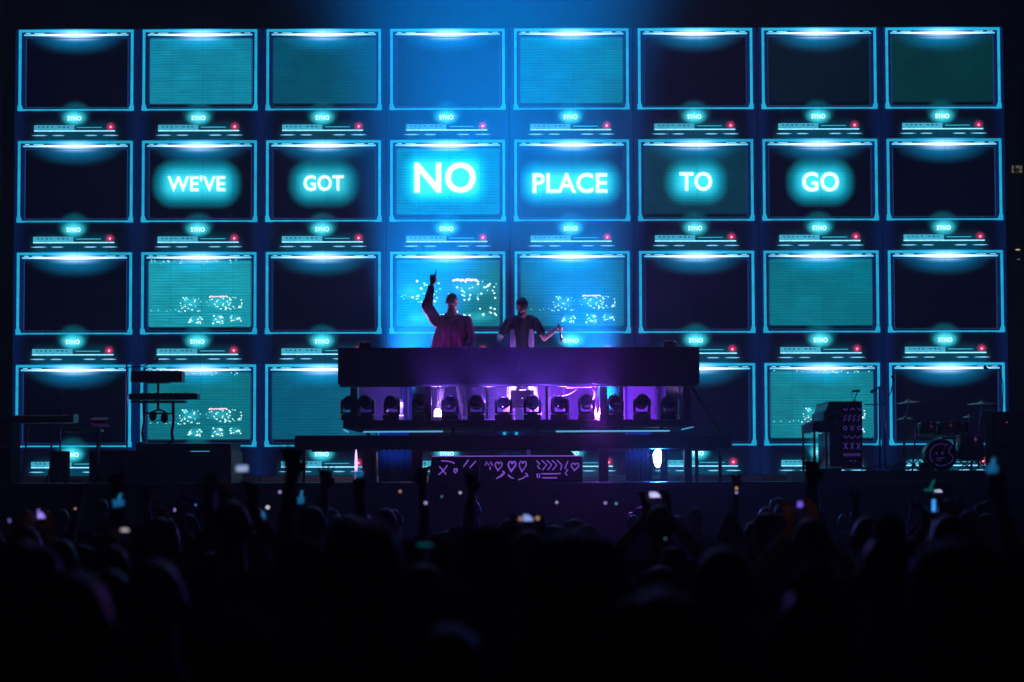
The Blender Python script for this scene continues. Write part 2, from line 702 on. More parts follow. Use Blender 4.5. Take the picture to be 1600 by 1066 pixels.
def city_lights(big, seed):
    """lights of a night view shown on the screen, small raised dots"""
    rnd = random.Random(seed)
    b = MB()

    def dot(rx, ry, r, k):
        b.k = k
        yy = 0.035
        vs = [(lx(rx) + math.cos(a) * r * U, yy, lz(ry) + math.sin(a) * r * U * 0.9) for a in [i * math.pi / 3 for i in range(6)]]
        b.quadmesh(vs + [(v[0], yy + 0.05, v[2]) for v in vs], [tuple(range(6))] + [((i + 1) % 6, i, i + 6, (i + 1) % 6 + 6) for i in range(6)])

    def tr(x, y):
        if big:
            return 10 + (x - 40) * 1.32, 44 + (y - 69) * 1.55
        return x, y
    s = 1.45 if big else 1.0
    boxes = [(60, 93, 70, 92, 26), (100, 158, 70, 88, 40), (102, 150, 88, 90, 6), (73, 96, 100, 112, 22), (110, 128, 98, 113, 18), (138, 158, 97, 108, 14), (58, 70, 84, 94, 5)]
    for x0, x1, y0, y1, n in boxes:
        for _ in range(int(n * (0.8 if big else 1))):
            x, y = tr(rnd.uniform(x0, x1), rnd.uniform(y0, y1))
            if x > 166 or y > 117:
                continue
            dot(x, y, rnd.uniform(0.7, 1.6) * s, rnd.choice((0, 0, 0, 2)))
    for x0, x1, y in ((107, 134, 69.0),):
        for i in range(16):
            x, yy = tr(x0 + (x1 - x0) * i / 15, y + rnd.uniform(-0.7, 0.9))
            if x < 167:
                dot(x, yy, rnd.uniform(1.0, 1.7) * s, 1 if i % 3 else 0)
    for _ in range(5):
        x, y = tr(rnd.uniform(8 if not big else 45, 60), rnd.uniform(84, 92))
        dot(x, y, 0.9, 2)
    return b


def top_sparks(b, seed):
    rnd = random.Random(seed)
    for _ in range(26):
        x = rnd.uniform(12, 168)
        y = 11.5 + abs(rnd.gauss(0, 2.5))
        r = rnd.uniform(0.5, 1.0)
        b.k = rnd.choice((0, 2))
        vs = [(lx(x) + math.cos(a) * r * U, 0.04, lz(y) + math.sin(a) * r * U) for a in [i * math.pi / 3 for i in range(6)]]
        b.quadmesh(vs + [(v[0], 0.085, v[2]) for v in vs], [tuple(range(6))] + [((i + 1) % 6, i, i + 6, (i + 1) % 6 + 6) for i in range(6)])


TEALC = (0.0, 0.60, 0.86)
D = None
T1, T2, T3 = (0.0, 0.19, 0.26), (0.0, 0.085, 0.14), (0.0, 0.25, 0.33)
G1, G2 = (0.0, 0.007, 0.009), (0.0, 0.034, 0.036)
SCREENS = [
    [D, (0.004, 0.25, 0.38), (0.0, 0.085, 0.15), D, (0.0, 0.19, 0.25), D, G1, G2],
    [D, D, D, (0.0, 0.20, 0.26), D, (0.0, 0.034, 0.052), D, D],
    [D, (0.010, 0.36, 0.46), D, (0.0, 0.20, 0.25), (0.0, 0.13, 0.16), D, (0.0, 0.17, 0.23), D],
    [D, (0.002, 0.17, 0.22), (0.0, 0.10, 0.18), D, D, D, (0.004, 0.23, 0.29), D],
]
WORDS = {1: ("WE'VE", 85, 67, 88, 22, 23, 1.0), 2: ('GOT', 90, 67, 60, 22, 24, 0.75), 3: ('NO', 86, 59, 94, 46, 17, 1.0),
         4: ('PLACE', 87, 68, 114, 29, 20, 1.0), 5: ('TO', 90, 66, 48, 27, 25, 0.9), 6: ('GO', 91, 67, 55, 28, 25, 1.0)}
CITY = {(2, 1): 0, (2, 3): 1, (2, 4): 0, (3, 1): 0, (3, 6): 0}
SPARK = {(2, 1), (3, 6), (3, 1)}
colname = ['beside the WE\'VE set', "WE'VE", 'GOT', 'NO', 'PLACE', 'TO', 'GO', 'beside the GO set']


def tv_label(r, c):
    lit = SCREENS[r][c]
    if r == 1 and c in WORDS:
        back = {1: 'dark', 2: 'dark', 3: 'bright teal', 4: 'dark blue', 5: 'dim teal', 6: 'dark'}[c]
        return 'television showing the glowing word %s on a %s screen' % (WORDS[c][0], back)
    if r == 1:
        return 'blank dark television next to the %s television' % ("WE'VE" if c == 0 else 'GO')
    look = 'blank dark television'
    if (r, c) in CITY:
        look = 'teal television showing scattered city lights'
    elif lit in (G1, G2):
        look = 'nearly dark green television'
    elif lit:
        look = 'plain teal television with scan lines'
    where = {0: 'directly above', 2: 'directly below', 3: 'two places below'}[r]
    if c in WORDS:
        return '%s %s the one reading %s' % (look, where, WORDS[c][0])
    return '%s %s the blank one beside %s' % (look, where, "WE'VE" if c == 0 else 'GO')


MESHES = {}
for r in range(4):
    for c in range(8):
        o = thing('television', tv_label(r, c), 'television',
                  (c0.x + 90 * U + c * PITX, WY, c0.z - ZT * U - r * PITZ + 1.9 * U), 0, 'televisions of the video wall')
        kids = {}
        for key, (b, m, sm) in TV.items():
            nm = key.rstrip('0123456789')
            if key not in MESHES:
                k = b.build({'vent': 'vent_slot', 'dash': 'reflection_dash'}.get(nm, nm), m or M_cab, o, sm)
                MESHES[key] = k.data
            else:
                par = kids['button_panel'] if key == 'button_row' else o
                k = obj({'vent': 'vent_slot', 'dash': 'reflection_dash'}.get(nm, nm), MESHES[key], par)
            kids[key] = k
        kids['button_row'].parent = kids['button_panel']
        kids['button_row']['kind'] = 'stuff'
        sc = kids['screen']
        word = None
        if r == 1 and c in WORDS:
            s, cx, cz, w, h, rad, pw = WORDS[c]
            word = (cx, cz, w / 2 - 8, 4 if s != 'NO' else 14, 37 if s != 'NO' else 32, pw, TEALC)
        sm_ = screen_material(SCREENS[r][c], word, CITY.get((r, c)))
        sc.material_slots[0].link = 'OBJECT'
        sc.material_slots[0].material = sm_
        lg = obj('logo', text_mesh('SYNO', 21.5 * U, 7.0 * U, 0.012, 0.002), o, (lx(88), -0.010, lz(140)))
        if not lg.data.materials:
            lg.data.materials.append(M_logo)
        if word:
            wd = obj('lettering', text_mesh(s, w * U, h * U, 0.012, 0.010 if s == 'NO' else 0.0), sc, (lx(cx), 0.022, lz(cz)))
            if not wd.data.materials:
                wd.data.materials.append(M_word)
            gl = obj('letter_halo', text_mesh(s, (w + 4) * U, (h + 4) * U, 0.006, 0.03), sc, (lx(cx), 0.031, lz(cz)))  # widened copy of the letters painted as their glow
            if not gl.data.materials:
                gl.data.materials.append(M_halo)
        if (r, c) in CITY:
            b = city_lights(CITY[(r, c)], 3 if not CITY[(r, c)] else 5)
            if (r, c) in SPARK:
                top_sparks(b, r * 8 + c)
            tag(b.build('picture_lights', [M_dotw, M_dotp, M_dotg], sc), kind='stuff')

# plinth the sets stand on
zb = c0.z - ZT * U - 3 * PITZ + 1.9 * U
pl = thing('wall_plinth', 'low bare plywood plinth under the bottom row of televisions', 'plinth', (0, WY, SZ))
for i in range(8):
    x0 = c0.x + 90 * U + i * PITX - 0.99
    MB().bbox((x0, -0.08, 0.004), (x0 + 1.98, 0.4, zb - SZ - 0.012), 0.006).build('plinth_board', M_wood, pl)

# ================================================================== DJ PLATFORM AND BOOTH
PY = 33.0          # front of platform
PZ = at(800, 656, PY).z


def X(px, Y):
    return at(px, 600, Y).x


def Z(py, Y):
    return at(800, py, Y).z


M_glass = mat('pale_blue_strip', (0.2, 0.3, 0.35), 0.3, emit=(0.10, 0.55, 1.0), es=0.75)
M_fascia = mat('booth_fascia', (0.035, 0.03, 0.045), 0.7, bump=0.08, scale=3, spec=0.25)
M_rear = mat('booth_rear_panel', (0.085, 0.095, 0.18), 0.7, bump=0.1, scale=8)

pf = thing('stage_platform', 'raised black steel platform carrying the disc jockey booth', 'platform', (0, PY, SZ))
x0, x1 = X(536, PY), X(1086, PY)
MB().bbox((x0, 0, PZ - SZ - 0.11), (x1, 3.0, PZ - SZ), 0.01).build('deck', M_black, pf)
zA, zB = Z(680, PY), Z(702, PY)
MB().bbox((X(462, PY), -0.12, zB - SZ), (X(1142, PY), 0.16, zA - SZ), 0.012).build('front_beam', M_black, pf)
MB().bbox((X(462, PY), 2.6, zB - SZ), (X(1142, PY), 2.8, zA - SZ), 0.012).build('rear_beam', M_black, pf)
for (a, b_) in ((566, 586), (644, 660), (935, 950), (1068, 1080)):
    MB().bbox((X(a, PY), -0.05, 0.0), (X(b_, PY), 0.11, zB - SZ - 0.002), 0.008).build('leg', M_black, pf)
for (a, b_) in ((1088, 1093), (470, 474), (1125, 1130)):
    MB().bbox((X(a, PY), 0.3, 0.0), (X(b_, PY), 0.38, zB - SZ - 0.002), 0.004).build('leg', M_steel, pf)
for a in (560, 760, 880, 1050):
    MB().bbox((X(a, PY), 2.64, 0.0), (X(a + 12, PY), 2.76, zB - SZ - 0.002), 0.008).build('leg', M_black, pf)
for a in (572, 640, 705, 770, 835, 900, 965, 1030, 1068):
    MB().box((X(a, PY), 0.02, zA - SZ + 0.002), (X(a + 6, PY), 0.1, PZ - SZ - 0.112)).build('spacer', M_black, pf)
for a, b_, k in ((568, 692, 0), (868, 1046, 0)):
    MB().tube([(X(a, PY), -0.02, Z(674.5, PY) - SZ), (X(b_, PY), -0.02, Z(674.0, PY) - SZ)], 0.011, 8).build('light_strip', M_glass, pf, True)
MB().tube([(X(537, PY), -0.02, Z(671, PY) - SZ), (X(545, PY), -0.03, Z(675, PY) - SZ)], 0.012, 6).build('light_strip', M_glass, pf)
MB().tube([(X(1064, PY), -0.02, Z(672, PY) - SZ), (X(1083, PY), -0.03, Z(668, PY) - SZ)], 0.008, 6).build('light_strip', M_glass, pf)
# cross braces behind the legs
MB().tube([(X(586, PY), 2.6, 0.05), (X(750, PY), 2.6, zB - SZ - 0.03)], 0.02, 6).build('brace', M_steel, pf)

BY = 32.98
bt = thing('dj_booth', 'long black disc jockey booth with plain fascia above an open rack of lamps', 'booth', (0, BY, PZ))
zt, zb2 = Z(543, BY) - PZ, Z(600, BY) - PZ
x0, x1 = X(528, BY), X(1093, BY)
cuts = [x0, X(663, BY), X(811, BY), X(949, BY), x1]
for i in range(4):
    MB().bbox((cuts[i] + (0.0015 if i else 0), -0.02, zb2), (cuts[i + 1], 0.04, zt), 0.002).build('fascia_panel', M_fascia, bt)
MB().bbox((x0 + 0.01, 0.042, zt - 0.16), (x1 - 0.01, 0.75, zt - 0.10), 0.006).build('desk_top', M_black, bt)
MB().bbox((x0 + 0.02, 0.05, zb2 - 0.035), (x1 - 0.02, 0.12, zb2 + 0.03), 0.004).build('lower_rail', M_steel, bt)
M_rail = mat('rail_edge', (0.05, 0.045, 0.06), 0.5, 0.3)
MB().tube([(X(560, BY), 0.015, zb2 - 0.012), (X(1040, BY), 0.015, zb2 - 0.012)], 0.008, 6).build('cable_rail', M_rail, bt)
for a, b_, y_, m in ((547, 558, 0.05, M_black), (663, 674, 0.05, M_black), (937, 949, 0.05, M_black), (1068, 1079, 0.05, M_black)):
    MB().bbox((X(a, BY), y_, 0.0), (X(b_, BY), y_ + 0.1, zb2 - 0.04), 0.006).build('post', m, bt)
for a, w in ((634, 4), (721, 2.5), (753, 2), (776, 2), (856, 4), (880, 2), (974, 3), (1061, 2), (1066, 2), (550, 1.5), (627, 2)):
    y_ = 0.9 if 600 < a < 1000 else 0.3
    Yp = BY + y_
    MB().bbox((X(a, Yp), y_, 0.0), (X(a + w, Yp), y_ + 0.04, zb2 - 0.02), 0.004).build('upright', M_rail, bt)
# rear boards behind the open rack, with horizontal slats
YR = BY + 1.9
def rear(a, b_, slats=True):
    z1_ = zb2 + 0.30
    nb = 6
    h = z1_ / nb
    for k in range(nb):
        MB().bbox((X(a, YR), 1.9, k * h + 0.001), (X(b_, YR), 1.93, (k + 1) * h - 0.001), 0.001).build('rear_board', M_rear, bt)
rear(561, 626)
rear(676, 760)
rear(762, 852)
rear(858, 934)
rear(981, 1040)
# diagonal stair rail at the end of the booth
MB().tube([at(1078, 603, BY + .4) - Vector((0, BY, PZ)), at(1092, 625, BY + .4) - Vector((0, BY, PZ)), at(1126, 675, BY + .4) - Vector((0, BY, PZ))], [0.05, 0.05, 0.035], 8).build('stair_rail', M_black, bt)
MB().lathe([(0.006, 0), (0.012, 0.004), (0.012, 0.012), (0.004, 0.016)], at(1108, 657, BY + .35) - Vector((0, BY, PZ)), 'Y', 8).build('bolt', M_chrome, bt)

# ---- moving head lamps in a row along the platform edge
M_lens = mat('dark_lens', (0.01, 0.01, 0.014), 0.06, spec=0.8)
M_shell = mat('lamp_shell', (0.02, 0.02, 0.024), 0.28, spec=0.6)


def moving_head(tilt, turn, label):
    o = thing('moving_head_lamp', label, 'stage lamp', group='moving head lamps along the booth')
    MB().bbox((-0.12, -0.10, 0.0), (0.12, 0.12, 0.075), 0.012).build('base', M_shell, o)
    yk = MB()
    yk.lathe([(0.07, 0.077), (0.075, 0.083), (0.06, 0.105)], (0, 0.01, 0), 'Z', 20)
    for s in (-1, 1):
        poly = [(s * 0.085, 0.10), (s * 0.118, 0.095), (s * 0.124, 0.24), (s * 0.115, 0.285), (s * 0.098, 0.295), (s * 0.088, 0.27)]
        yk.slab(poly if s > 0 else poly[::-1], -0.05, 0.07)
    yk.box((-0.115, -0.05, 0.088), (0.115, 0.07, 0.112))
    y = yk.build('yoke', M_shell, o)
    rot = Matrix.Rotation(R(tilt), 3, 'X')
    c = Vector((0, 0.01, 0.245))
    h = MB()
    prof = [(0.045, 0.16), (0.075, 0.13), (0.083, 0.03), (0.083, -0.06), (0.088, -0.10), (0.092, -0.135), (0.086, -0.14), (0.080, -0.128)]
    h.lathe([(r_, z_) for r_, z_ in prof], c, 'Y', 24, rot)
    hd = h.build('head', M_shell, o, True)
    l = MB().lathe([(0.079, -0.120), (0.070, -0.130), (0.045, -0.138), (0.012, -0.142)], c, 'Y', 24, rot)
    l.build('lens', M_lens, hd, True)
    f = MB()
    for k in range(5):
        f.lathe([(0.086, 0.0 + k * 0.02), (0.089, 0.004 + k * 0.02), (0.089, 0.008 + k * 0.02), (0.086, 0.012 + k * 0.02)], c, 'Y', 20, rot)
    f.build('cooling_fins', M_black, hd, True)
    return o


spots_px = [545, 572, 614, 657, 703, 744, 787, 832, 875, 917, 961, 1003, 1047]
spot_say = ['beside the keyboards end post', 'second from the keyboards end post', 'third from the keyboards end post',
            'in front of the blue gap', 'beside the bright white uplight', 'beneath the pointing performer',
            'in front of the performer in jeans', "between the laptop and the jeans", 'just past the jeans towards the purple uplight',
            'just before the glowing purple uplight', 'just past the glowing purple uplight',
            'second from the drum kit end post', 'beside the drum kit end post']
mh = None
for i, px in enumerate(spots_px):
    lab = 'black moving head lamp on the booth platform %s' % spot_say[i]
    random.seed(i + 40)
    o = moving_head(random.uniform(-14, 4), 0, lab)
    o.location = at(px, 650, PY + 0.14)
    o.location.z = PZ + 0.001
    o.rotation_euler.z = R(random.uniform(-16, 16))

# ---- bright uplights under the booth
M_hot = mat('purple_lamp_face', (0.8, 0.7, 0.9), 0.4, emit=(0.72, 0.35, 1.0), es=14)
M_hotw = mat('white_lamp_face', (0.8, 0.7, 0.9), 0.4, emit=(0.80, 0.62, 1.0), es=9)
PURP = (0.28, 0.09, 1.0)


def uplight(px, py, Y, w, h, m, label, tilt):
    p = at(px, py, Y)
    o = thing('uplight', label, 'stage lamp', (p.x, Y, PZ + 0.001), 0, 'uplights under the booth')
    b = MB().lathe([(0.06, 0.0), (0.06, 0.02), (w * 0.9, 0.03), (w, p.z - PZ - h), (w, p.z - PZ - h + 0.01)], (0, 0, 0), 'Z', 14)
    b.build('can', M_black, o, True)
    b = MB()
    b.lathe([(w * 0.96, p.z - PZ - h + 0.012), (w * 0.9, p.z - PZ + h * 0.6), (w * 0.55, p.z - PZ + h)], (0, 0, 0), 'Z', 14)
    b.build('bulb', m, o, True)
    return o


uplight(684, 646, PY + 0.75, 0.055, 0.06, M_hotw, 'bright white uplight between dark post and moving head lamp', 0)
uplight(933, 650, PY + 0.35, 0.035, 0.035, M_hot, 'glowing purple uplight at the foot of the booth post', 0)
p = at(684, 640, PY + 0.78)
point('uplight_glow', (p.x, p.y, p.z + 0.10), 70, (0.36, 0.16, 1.0), 0.04)
p = at(933, 646, PY + 0.33)
point('uplight_glow', (p.x, p.y - 0.14, p.z + 0.03), 520, (0.40, 0.05, 1.0), 0.03)
p = at(880, 622, PY + 0.45)
point('booth_fill', (p.x, p.y, p.z), 60, PURP, 0.05)  # unseen fill points added to brighten the jeans and rear boards
p = at(765, 622, PY + 0.45)
point('booth_fill', (p.x, p.y, p.z), 48, PURP, 0.05)
p = at(817, 612, PY + 0.72)
point('booth_fill', (p.x, p.y - 0.05, p.z + 0.06), 24, (0.55, 0.35, 1.0), 0.05)
# side lights at both ends of the booth
spot('side_light', (X(560, 33.4), 33.1, PZ + 1.15), (X(700, 33.9), 33.9, PZ + 1.05), 100, (0.62, 0.22, 1.0), 30, 0.8)
spot('side_light', (X(1060, 33.4), 33.1, PZ + 1.15), (X(815, 33.9), 33.9, PZ + 1.05), 230, (0.62, 0.30, 1.0), 30, 0.8)
# low violet rim lights behind the performers
spot('rim_light', (-2.4, 36.3, PZ + 0.5), (X(705, 33.9), 33.9, PZ + 1.35), 3600, (0.62, 0.30, 1.0), 26, 0.8)
spot('rim_light', (2.7, 36.3, PZ + 0.5), (X(812, 33.9), 33.9, PZ + 1.35), 3600, (0.62, 0.34, 1.0), 26, 0.8)
# unseen violet lamps added below the fascia to give it a gradient
for fx, fp in ((690, 0.6), (775, 1.0), (850, 1.25), (925, 0.7)):
    spot('fascia_fill', (X(fx, 32.72), 32.72, Z(678, 32.9)), (X(fx, BY), BY + 0.02, PZ + 0.80), 330 * fp, (0.20, 0.078, 1.0), 62, 1.0)

# ---- remote cameras on the booth top
for px, py, say in ((570, 536, 'keyboards'), (1047, 534, 'drum kit')):
    p = at(px, 543, BY + 0.2)
    o = thing('remote_camera', 'small black remote camera on the booth top at the %s end' % say, 'camera', (p.x, p.y, Z(543, BY) - 0.099 + 0.0), R(12 if px < 800 else -12), 'remote cameras on the booth')
    MB().lathe([(0.06, 0.0), (0.06, 0.03), (0.03, 0.05), (0.03, 0.10)], (0, 0, 0), 'Z', 14).build('foot', M_black, o, True)
    MB().bbox((-0.085, -0.07, 0.10), (0.085, 0.09, 0.20), 0.02).build('body', M_black, o)
    MB().lathe([(0.02, -0.13), (0.035, -0.125), (0.038, -0.07)], (0.02, 0, 0.15), 'Y', 14).build('lens', M_lens, o, True)

# ---- laptop on a stand behind the rack
p = at(816, 622, PY + 0.62)
lp = thing('laptop', 'open dark laptop with a lit fruit logo between the jeans', 'laptop', (p.x, p.y, PZ + 0.001))
dz = p.z - PZ
M_lap = mat('laptop_shell', (0.05, 0.05, 0.06), 0.4, 0.3)
for s in (-1, 1):
    MB().tube([(s * 0.12, 0.1, 0), (s * 0.12, 0.1, dz - 0.13)], 0.012, 6).build('stand_leg', M_steel, lp)
MB().bbox((-0.165, 0.0, dz - 0.128), (0.165, 0.24, dz - 0.11), 0.004).build('keyboard_base', M_lap, lp)
MB().box((-0.165, -0.02, dz - 0.105), (0.165, -0.008, dz + 0.115), Matrix.Rotation(R(8), 3, 'X'), (0, 0, dz - 0.1)).build('lid', M_lap, lp)
M_apple = mat('lit_logo', (0.9, 0.9, 0.9), 0.4, emit=(1.0, 0.92, 1.0), es=1.6)
b = MB()
pts = []
for i in range(20):
    a = 2 * math.pi * i / 20
    r_ = 0.020 * (1 - 0.10 * math.cos(2 * a))
    x_, z_ = r_ * math.cos(a), r_ * math.sin(a)
    if x_ > 0.013 and abs(z_ - 0.002) < 0.010:
        x_ = 0.009
    if abs(x_) < 0.005:
        z_ *= 0.86
    pts.append((x_, z_ + dz + 0.012))
b.slab(pts, -0.034, -0.028)
b.slab([(0.0, dz + 0.033), (0.004, dz + 0.042), (0.010, dz + 0.046), (0.007, dz + 0.036)], -0.034, -0.028)
b.build('logo', M_apple, lp)

# ---- pale looped cable under the booth, music stand bits
M_cable = mat('pale_cable', (0.28, 0.26, 0.32), 0.5)
tag(MB().tube([at(885, 606, 33.55), at(893, 606, 33.5), at(905, 605, 33.45), at(921, 605, 33.42), at(932, 603, 33.4)], 0.011, 8)
    .build('cable', M_cable, None, True), 'pale thick cable sagging under the booth desk by the purple uplight', 'cable')
tag(MB().tube([at(864, 617, 33.7), at(876, 619, 33.6), at(887, 617, 33.55), at(897, 612, 33.5), at(905, 604, 33.45)], 0.007, 8)
    .build('cable', M_cable, None, True), 'thin pale cable looping below the desk beside the jeans', 'cable')
tag(MB().tube([at(926, 604, 33.35), at(929, 615, 33.35), at(927, 628, 33.36), at(931, 640, 33.36), at(930, 652, 33.36)], 0.012, 8)
    .build('cable', M_cable, None, True), 'pale cable hanging straight down onto the purple uplight', 'cable')
tag(MB().tube([at(681, 607, 33.7), at(686, 612, 33.7), at(685, 625, 33.72), at(688, 636, 33.72)], 0.010, 8)
    .build('cable', M_cable, None, True), 'pale cable hanging above the bright white uplight', 'cable')
tag(MB().tube([at(546, 618, 33.2), at(540, 628, 33.2), at(539, 640, 33.2), at(542, 652, 33.2)], 0.007, 8)
    .build('cable', M_plastic, None, True), 'black cable looped outside the keyboards end of the booth', 'cable')

# dim warm lamp added, unseen, to brighten the plinth behind the platform
p = at(640, 742, 36.6)
point('plinth_fill', (p.x, p.y, SZ + 0.45), 9, (1.0, 0.62, 0.42), 0.05)

# ================================================================== FRONT CASE WITH DRAWN GLYPHS
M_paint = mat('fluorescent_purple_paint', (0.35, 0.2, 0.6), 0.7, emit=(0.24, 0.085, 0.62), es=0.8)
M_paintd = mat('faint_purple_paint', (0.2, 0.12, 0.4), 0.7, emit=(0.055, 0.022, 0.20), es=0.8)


def heart(cx, cy, w, h, tilt=0.0, n=18):
    pts = []
    for i in range(n + 1):
        a = 2 * math.pi * i / n
        x = 16 * math.sin(a) ** 3 / 32.0 * w
        y = (13 * math.cos(a) - 5 * math.cos(2 * a) - 2 * math.cos(3 * a) - math.cos(4 * a)) / 29.0 * h
        pts.append((cx + x + y * tilt, cy - y))
    return pts


def glyphs(par, lines, conv, r, m, name='glyph'):
    for pts in lines:
        MB().tube([conv(*q) for q in pts], r, 5).build(name, m, par)


GY = 31.55
gp = thing('glyph_case', 'black flight case with purple hearts zigzags and smiles drawn on its front', 'case', (0, GY, SZ))
gz = Z(713, GY) - SZ
gx0, gx1 = X(676, GY), X(910, GY)
gm = (X(749, GY), X(831, GY))
MB().bbox((gx0, 0.0, 0.002), (gx1, 0.62, gz), 0.012).build('shell', M_black, gp)
MB().slab([(gx0 - 0.06, 0.004), (gx0 - 0.001, 0.004), (gx0 - 0.001, gz - 0.01), (gx0 + 0.0 - 0.012, gz - 0.012)], 0.02, 0.6).build('side_ramp', M_black, gp)
MB().tube([(gx0 - 0.005, -0.008, gz + 0.002), (gx1 + 0.004, -0.008, gz + 0.002)], 0.008, 6).build('edge_trim', M_paint, gp)
for gx in gm:
    MB().box((gx - 0.004, -0.004, 0.01), (gx + 0.004, -0.0005, gz - 0.02)).build('seam', M_dull, gp)


def A(x, y):       # first close-up pixels
    return (440 + x / 4.444, 660 + y / 4.444)


def B(x, y):       # second close-up pixels
    return (780 + x / 4.444, 660 + y / 4.444)


def gconv(px, py):
    p_ = at(px, py, GY)
    return (p_.x, -0.006, p_.z - SZ)


L = [[A(1108, 268), A(1150, 269), A(1180, 276), A(1202, 286)], [A(1090, 365), A(1120, 338), A(1152, 298)], [A(1094, 306), A(1118, 330), A(1142, 362)],
     [A(1262, 310), A(1280, 285), A(1298, 260)], [A(1306, 316), A(1330, 290), A(1350, 268)],
     [A(1414, 300), A(1422, 274), A(1438, 300), A(1452, 274), A(1466, 302)], [A(1446, 330), A(1450, 308)],
     [A(1490, 392), A(1520, 372), A(1542, 350)], [A(1532, 338), A(1545, 344), A(1549, 360)], [A(1572, 362), A(1590, 380), A(1600, 388)],
     [B(60, 364), B(75, 380), B(100, 390)], [B(130, 400), B(165, 388), B(195, 368)], [B(180, 352), B(194, 360), B(200, 378)], [B(0, 384), B(22, 368), B(34, 350)],
     [B(258, 266), B(282, 292), B(264, 302), B(284, 326)],
     [B(262, 355), B(266, 386)], [B(278, 355), B(281, 386)], [B(292, 357), B(360, 358), B(427, 356)], [B(298, 385), B(350, 386), B(402, 385)],
     [B(477, 270), B(456, 318), B(476, 334), B(457, 352), B(472, 368)]]
for k in range(4):
    x_ = 296 + k * 35
    L.append([B(x_, 264), B(x_ + 34, 296), B(x_ + (4 if k < 3 else 24), 332)])
for c_ in ((A(1208, 335), 5.5, 7), (A(1506, 302), 11, 14), (A(1598, 302), 11, 15), (B(0, 300), 9, 14), (B(88, 302), 12, 17), (B(162, 302), 11, 17), (B(526, 306), 12, 12)):
    if c_[0] == B(0, 300):
        continue
    L.append(heart(c_[0][0], c_[0][1], c_[1], c_[2], 0.12))
glyphs(gp, L, gconv, 0.0085, M_paint)
for gx in (A(1375, 0)[0], B(228, 0)[0]):
    for k in range(8):
        q = gconv(gx, 719 + k * 4.4)
        MB().lathe([(0.007, -0.003), (0.007, 0.003)], q, 'Y', 6).build('stud', M_paintd, gp)
# things standing on the case: small purple box and a dark dome
q = at(826, 713, GY + 0.2)
tag(MB().bbox((q.x - 0.025, q.y - 0.03, SZ + gz + 0.001), (q.x + 0.025, q.y + 0.03, SZ + gz + 0.085), 0.004).build('radio_pack', mat('violet_plastic', (0.3, 0.15, 0.6), 0.5, emit=(0.10, 0.03, 0.30), es=0.4)),
    'small violet radio pack standing on the glyph case', 'radio pack')
q = at(880, 713, GY + 0.3)
o = thing('wedge_speaker', 'dark rounded floor monitor peeping over the glyph case', 'speaker', (q.x, q.y + 0.6, SZ))
MB().slab([(-0.17, 0.002), (0.17, 0.002), (0.155, gz + 0.04), (0.10, gz + 0.085), (-0.10, gz + 0.085), (-0.155, gz + 0.04)], -0.15, 0.2).build('cabinet', M_black, o)
MB().bbox((-0.13, -0.165, 0.05), (0.13, -0.152, gz), 0.004).build('grille', M_dull, o)

# ================================================================== FLOOR LAMPS UNDER THE PLATFORM
M_flood = mat('white_flood_face', (0.9, 0.9, 1.0), 0.3, emit=(0.62, 0.82, 1.0), es=16)
p = at(1027, 716, 33.6)
o = thing('flood_lamp', 'blazing white-blue flood lamp on the stage floor under the platform', 'stage lamp', (p.x, p.y, SZ))
MB().bbox((-0.10, -0.02, 0.0), (0.10, 0.14, 0.04), 0.006).build('base', M_black, o)
MB().lathe([(0.09, 0.14), (0.115, 0.02), (0.12, 0.0)], (0, 0.02, p.z - SZ), 'Y', 20).build('housing', M_black, o, True)
b = MB()
pts = [(-0.058, 0.06), (-0.03, 0.11), (0.02, 0.14), (0.05, 0.11), (0.058, 0.03), (0.052, -0.06), (0.03, -0.125), (0.0, -0.135), (-0.03, -0.105), (-0.052, -0.04)]
b.slab([(x, z + p.z - SZ) for x, z in pts], 0.0, 0.015)
b.build('lens', M_flood, o)
spot('flood_beam', (p.x, p.y - 0.06, p.z), (p.x - 0.3, 25.0, 2.1), 420, (0.02, 0.20, 1.0), 58, 1.0, 0.08)
p = at(559, 714, 33.2)
M_slim = mat('slim_violet_lamp', (0.8, 0.6, 0.9), 0.4, emit=(0.75, 0.38, 1.0), es=2.2)
o = thing('tube_lamp', 'slim violet tube lamp upright beside the platform leg', 'stage lamp', (p.x, 32.85, SZ))
MB().lathe([(0.05, 0.0), (0.05, 0.03), (0.012, 0.04)], (0, 0, 0), 'Z', 12).build('base', M_black, o)
MB().tube([(0, 0, 0.04), (0.0, 0, 0.28), (0, 0, 0.40), (0, 0, 0.46)], [0.018, 0.020, 0.014, 0.004], 8).build('tube', M_slim, o, True)

# blue lit drapes hanging behind the platform legs
M_bluecl = mat('blue_velour', (0.05, 0.12, 0.42), 0.9, bump=0.2, scale=12)
for a, b_, say in ((592, 644, 'keyboards'), (978, 1018, 'drum kit')):
    Yd = 35.6
    bld = MB()
    vs, fs = [], []
    n = 24
    for i in range(n + 1):
        x = X(a, Yd) + (X(b_, Yd) - X(a, Yd)) * i / n
        y = Yd + 0.03 * math.sin(i * 1.4)
        vs += [(x, y, SZ + 0.01), (x, y, Z(560, Yd))]
    fs = [(2 * i, 2 * i + 2, 2 * i + 3, 2 * i + 1) for i in range(n)]
    k = len(vs)
    vs += [(v[0], v[1] + 0.02, v[2]) for v in vs]
    fs += [tuple(k + q for q in reversed(f)) for f in fs]
    bld.quadmesh(vs, fs)
    tag(bld.build('blue_drape', M_bluecl, None, True), 'narrow blue drape hanging behind the booth towards the %s end' % say, 'drape')
    spot('drape_wash', ((X(a, Yd) + X(b_, Yd)) / 2, Yd - 0.9, SZ + 0.25), ((X(a, Yd) + X(b_, Yd)) / 2, Yd, SZ + 0.9), 26, (0.06, 0.30, 1.0), 80, 1.0)

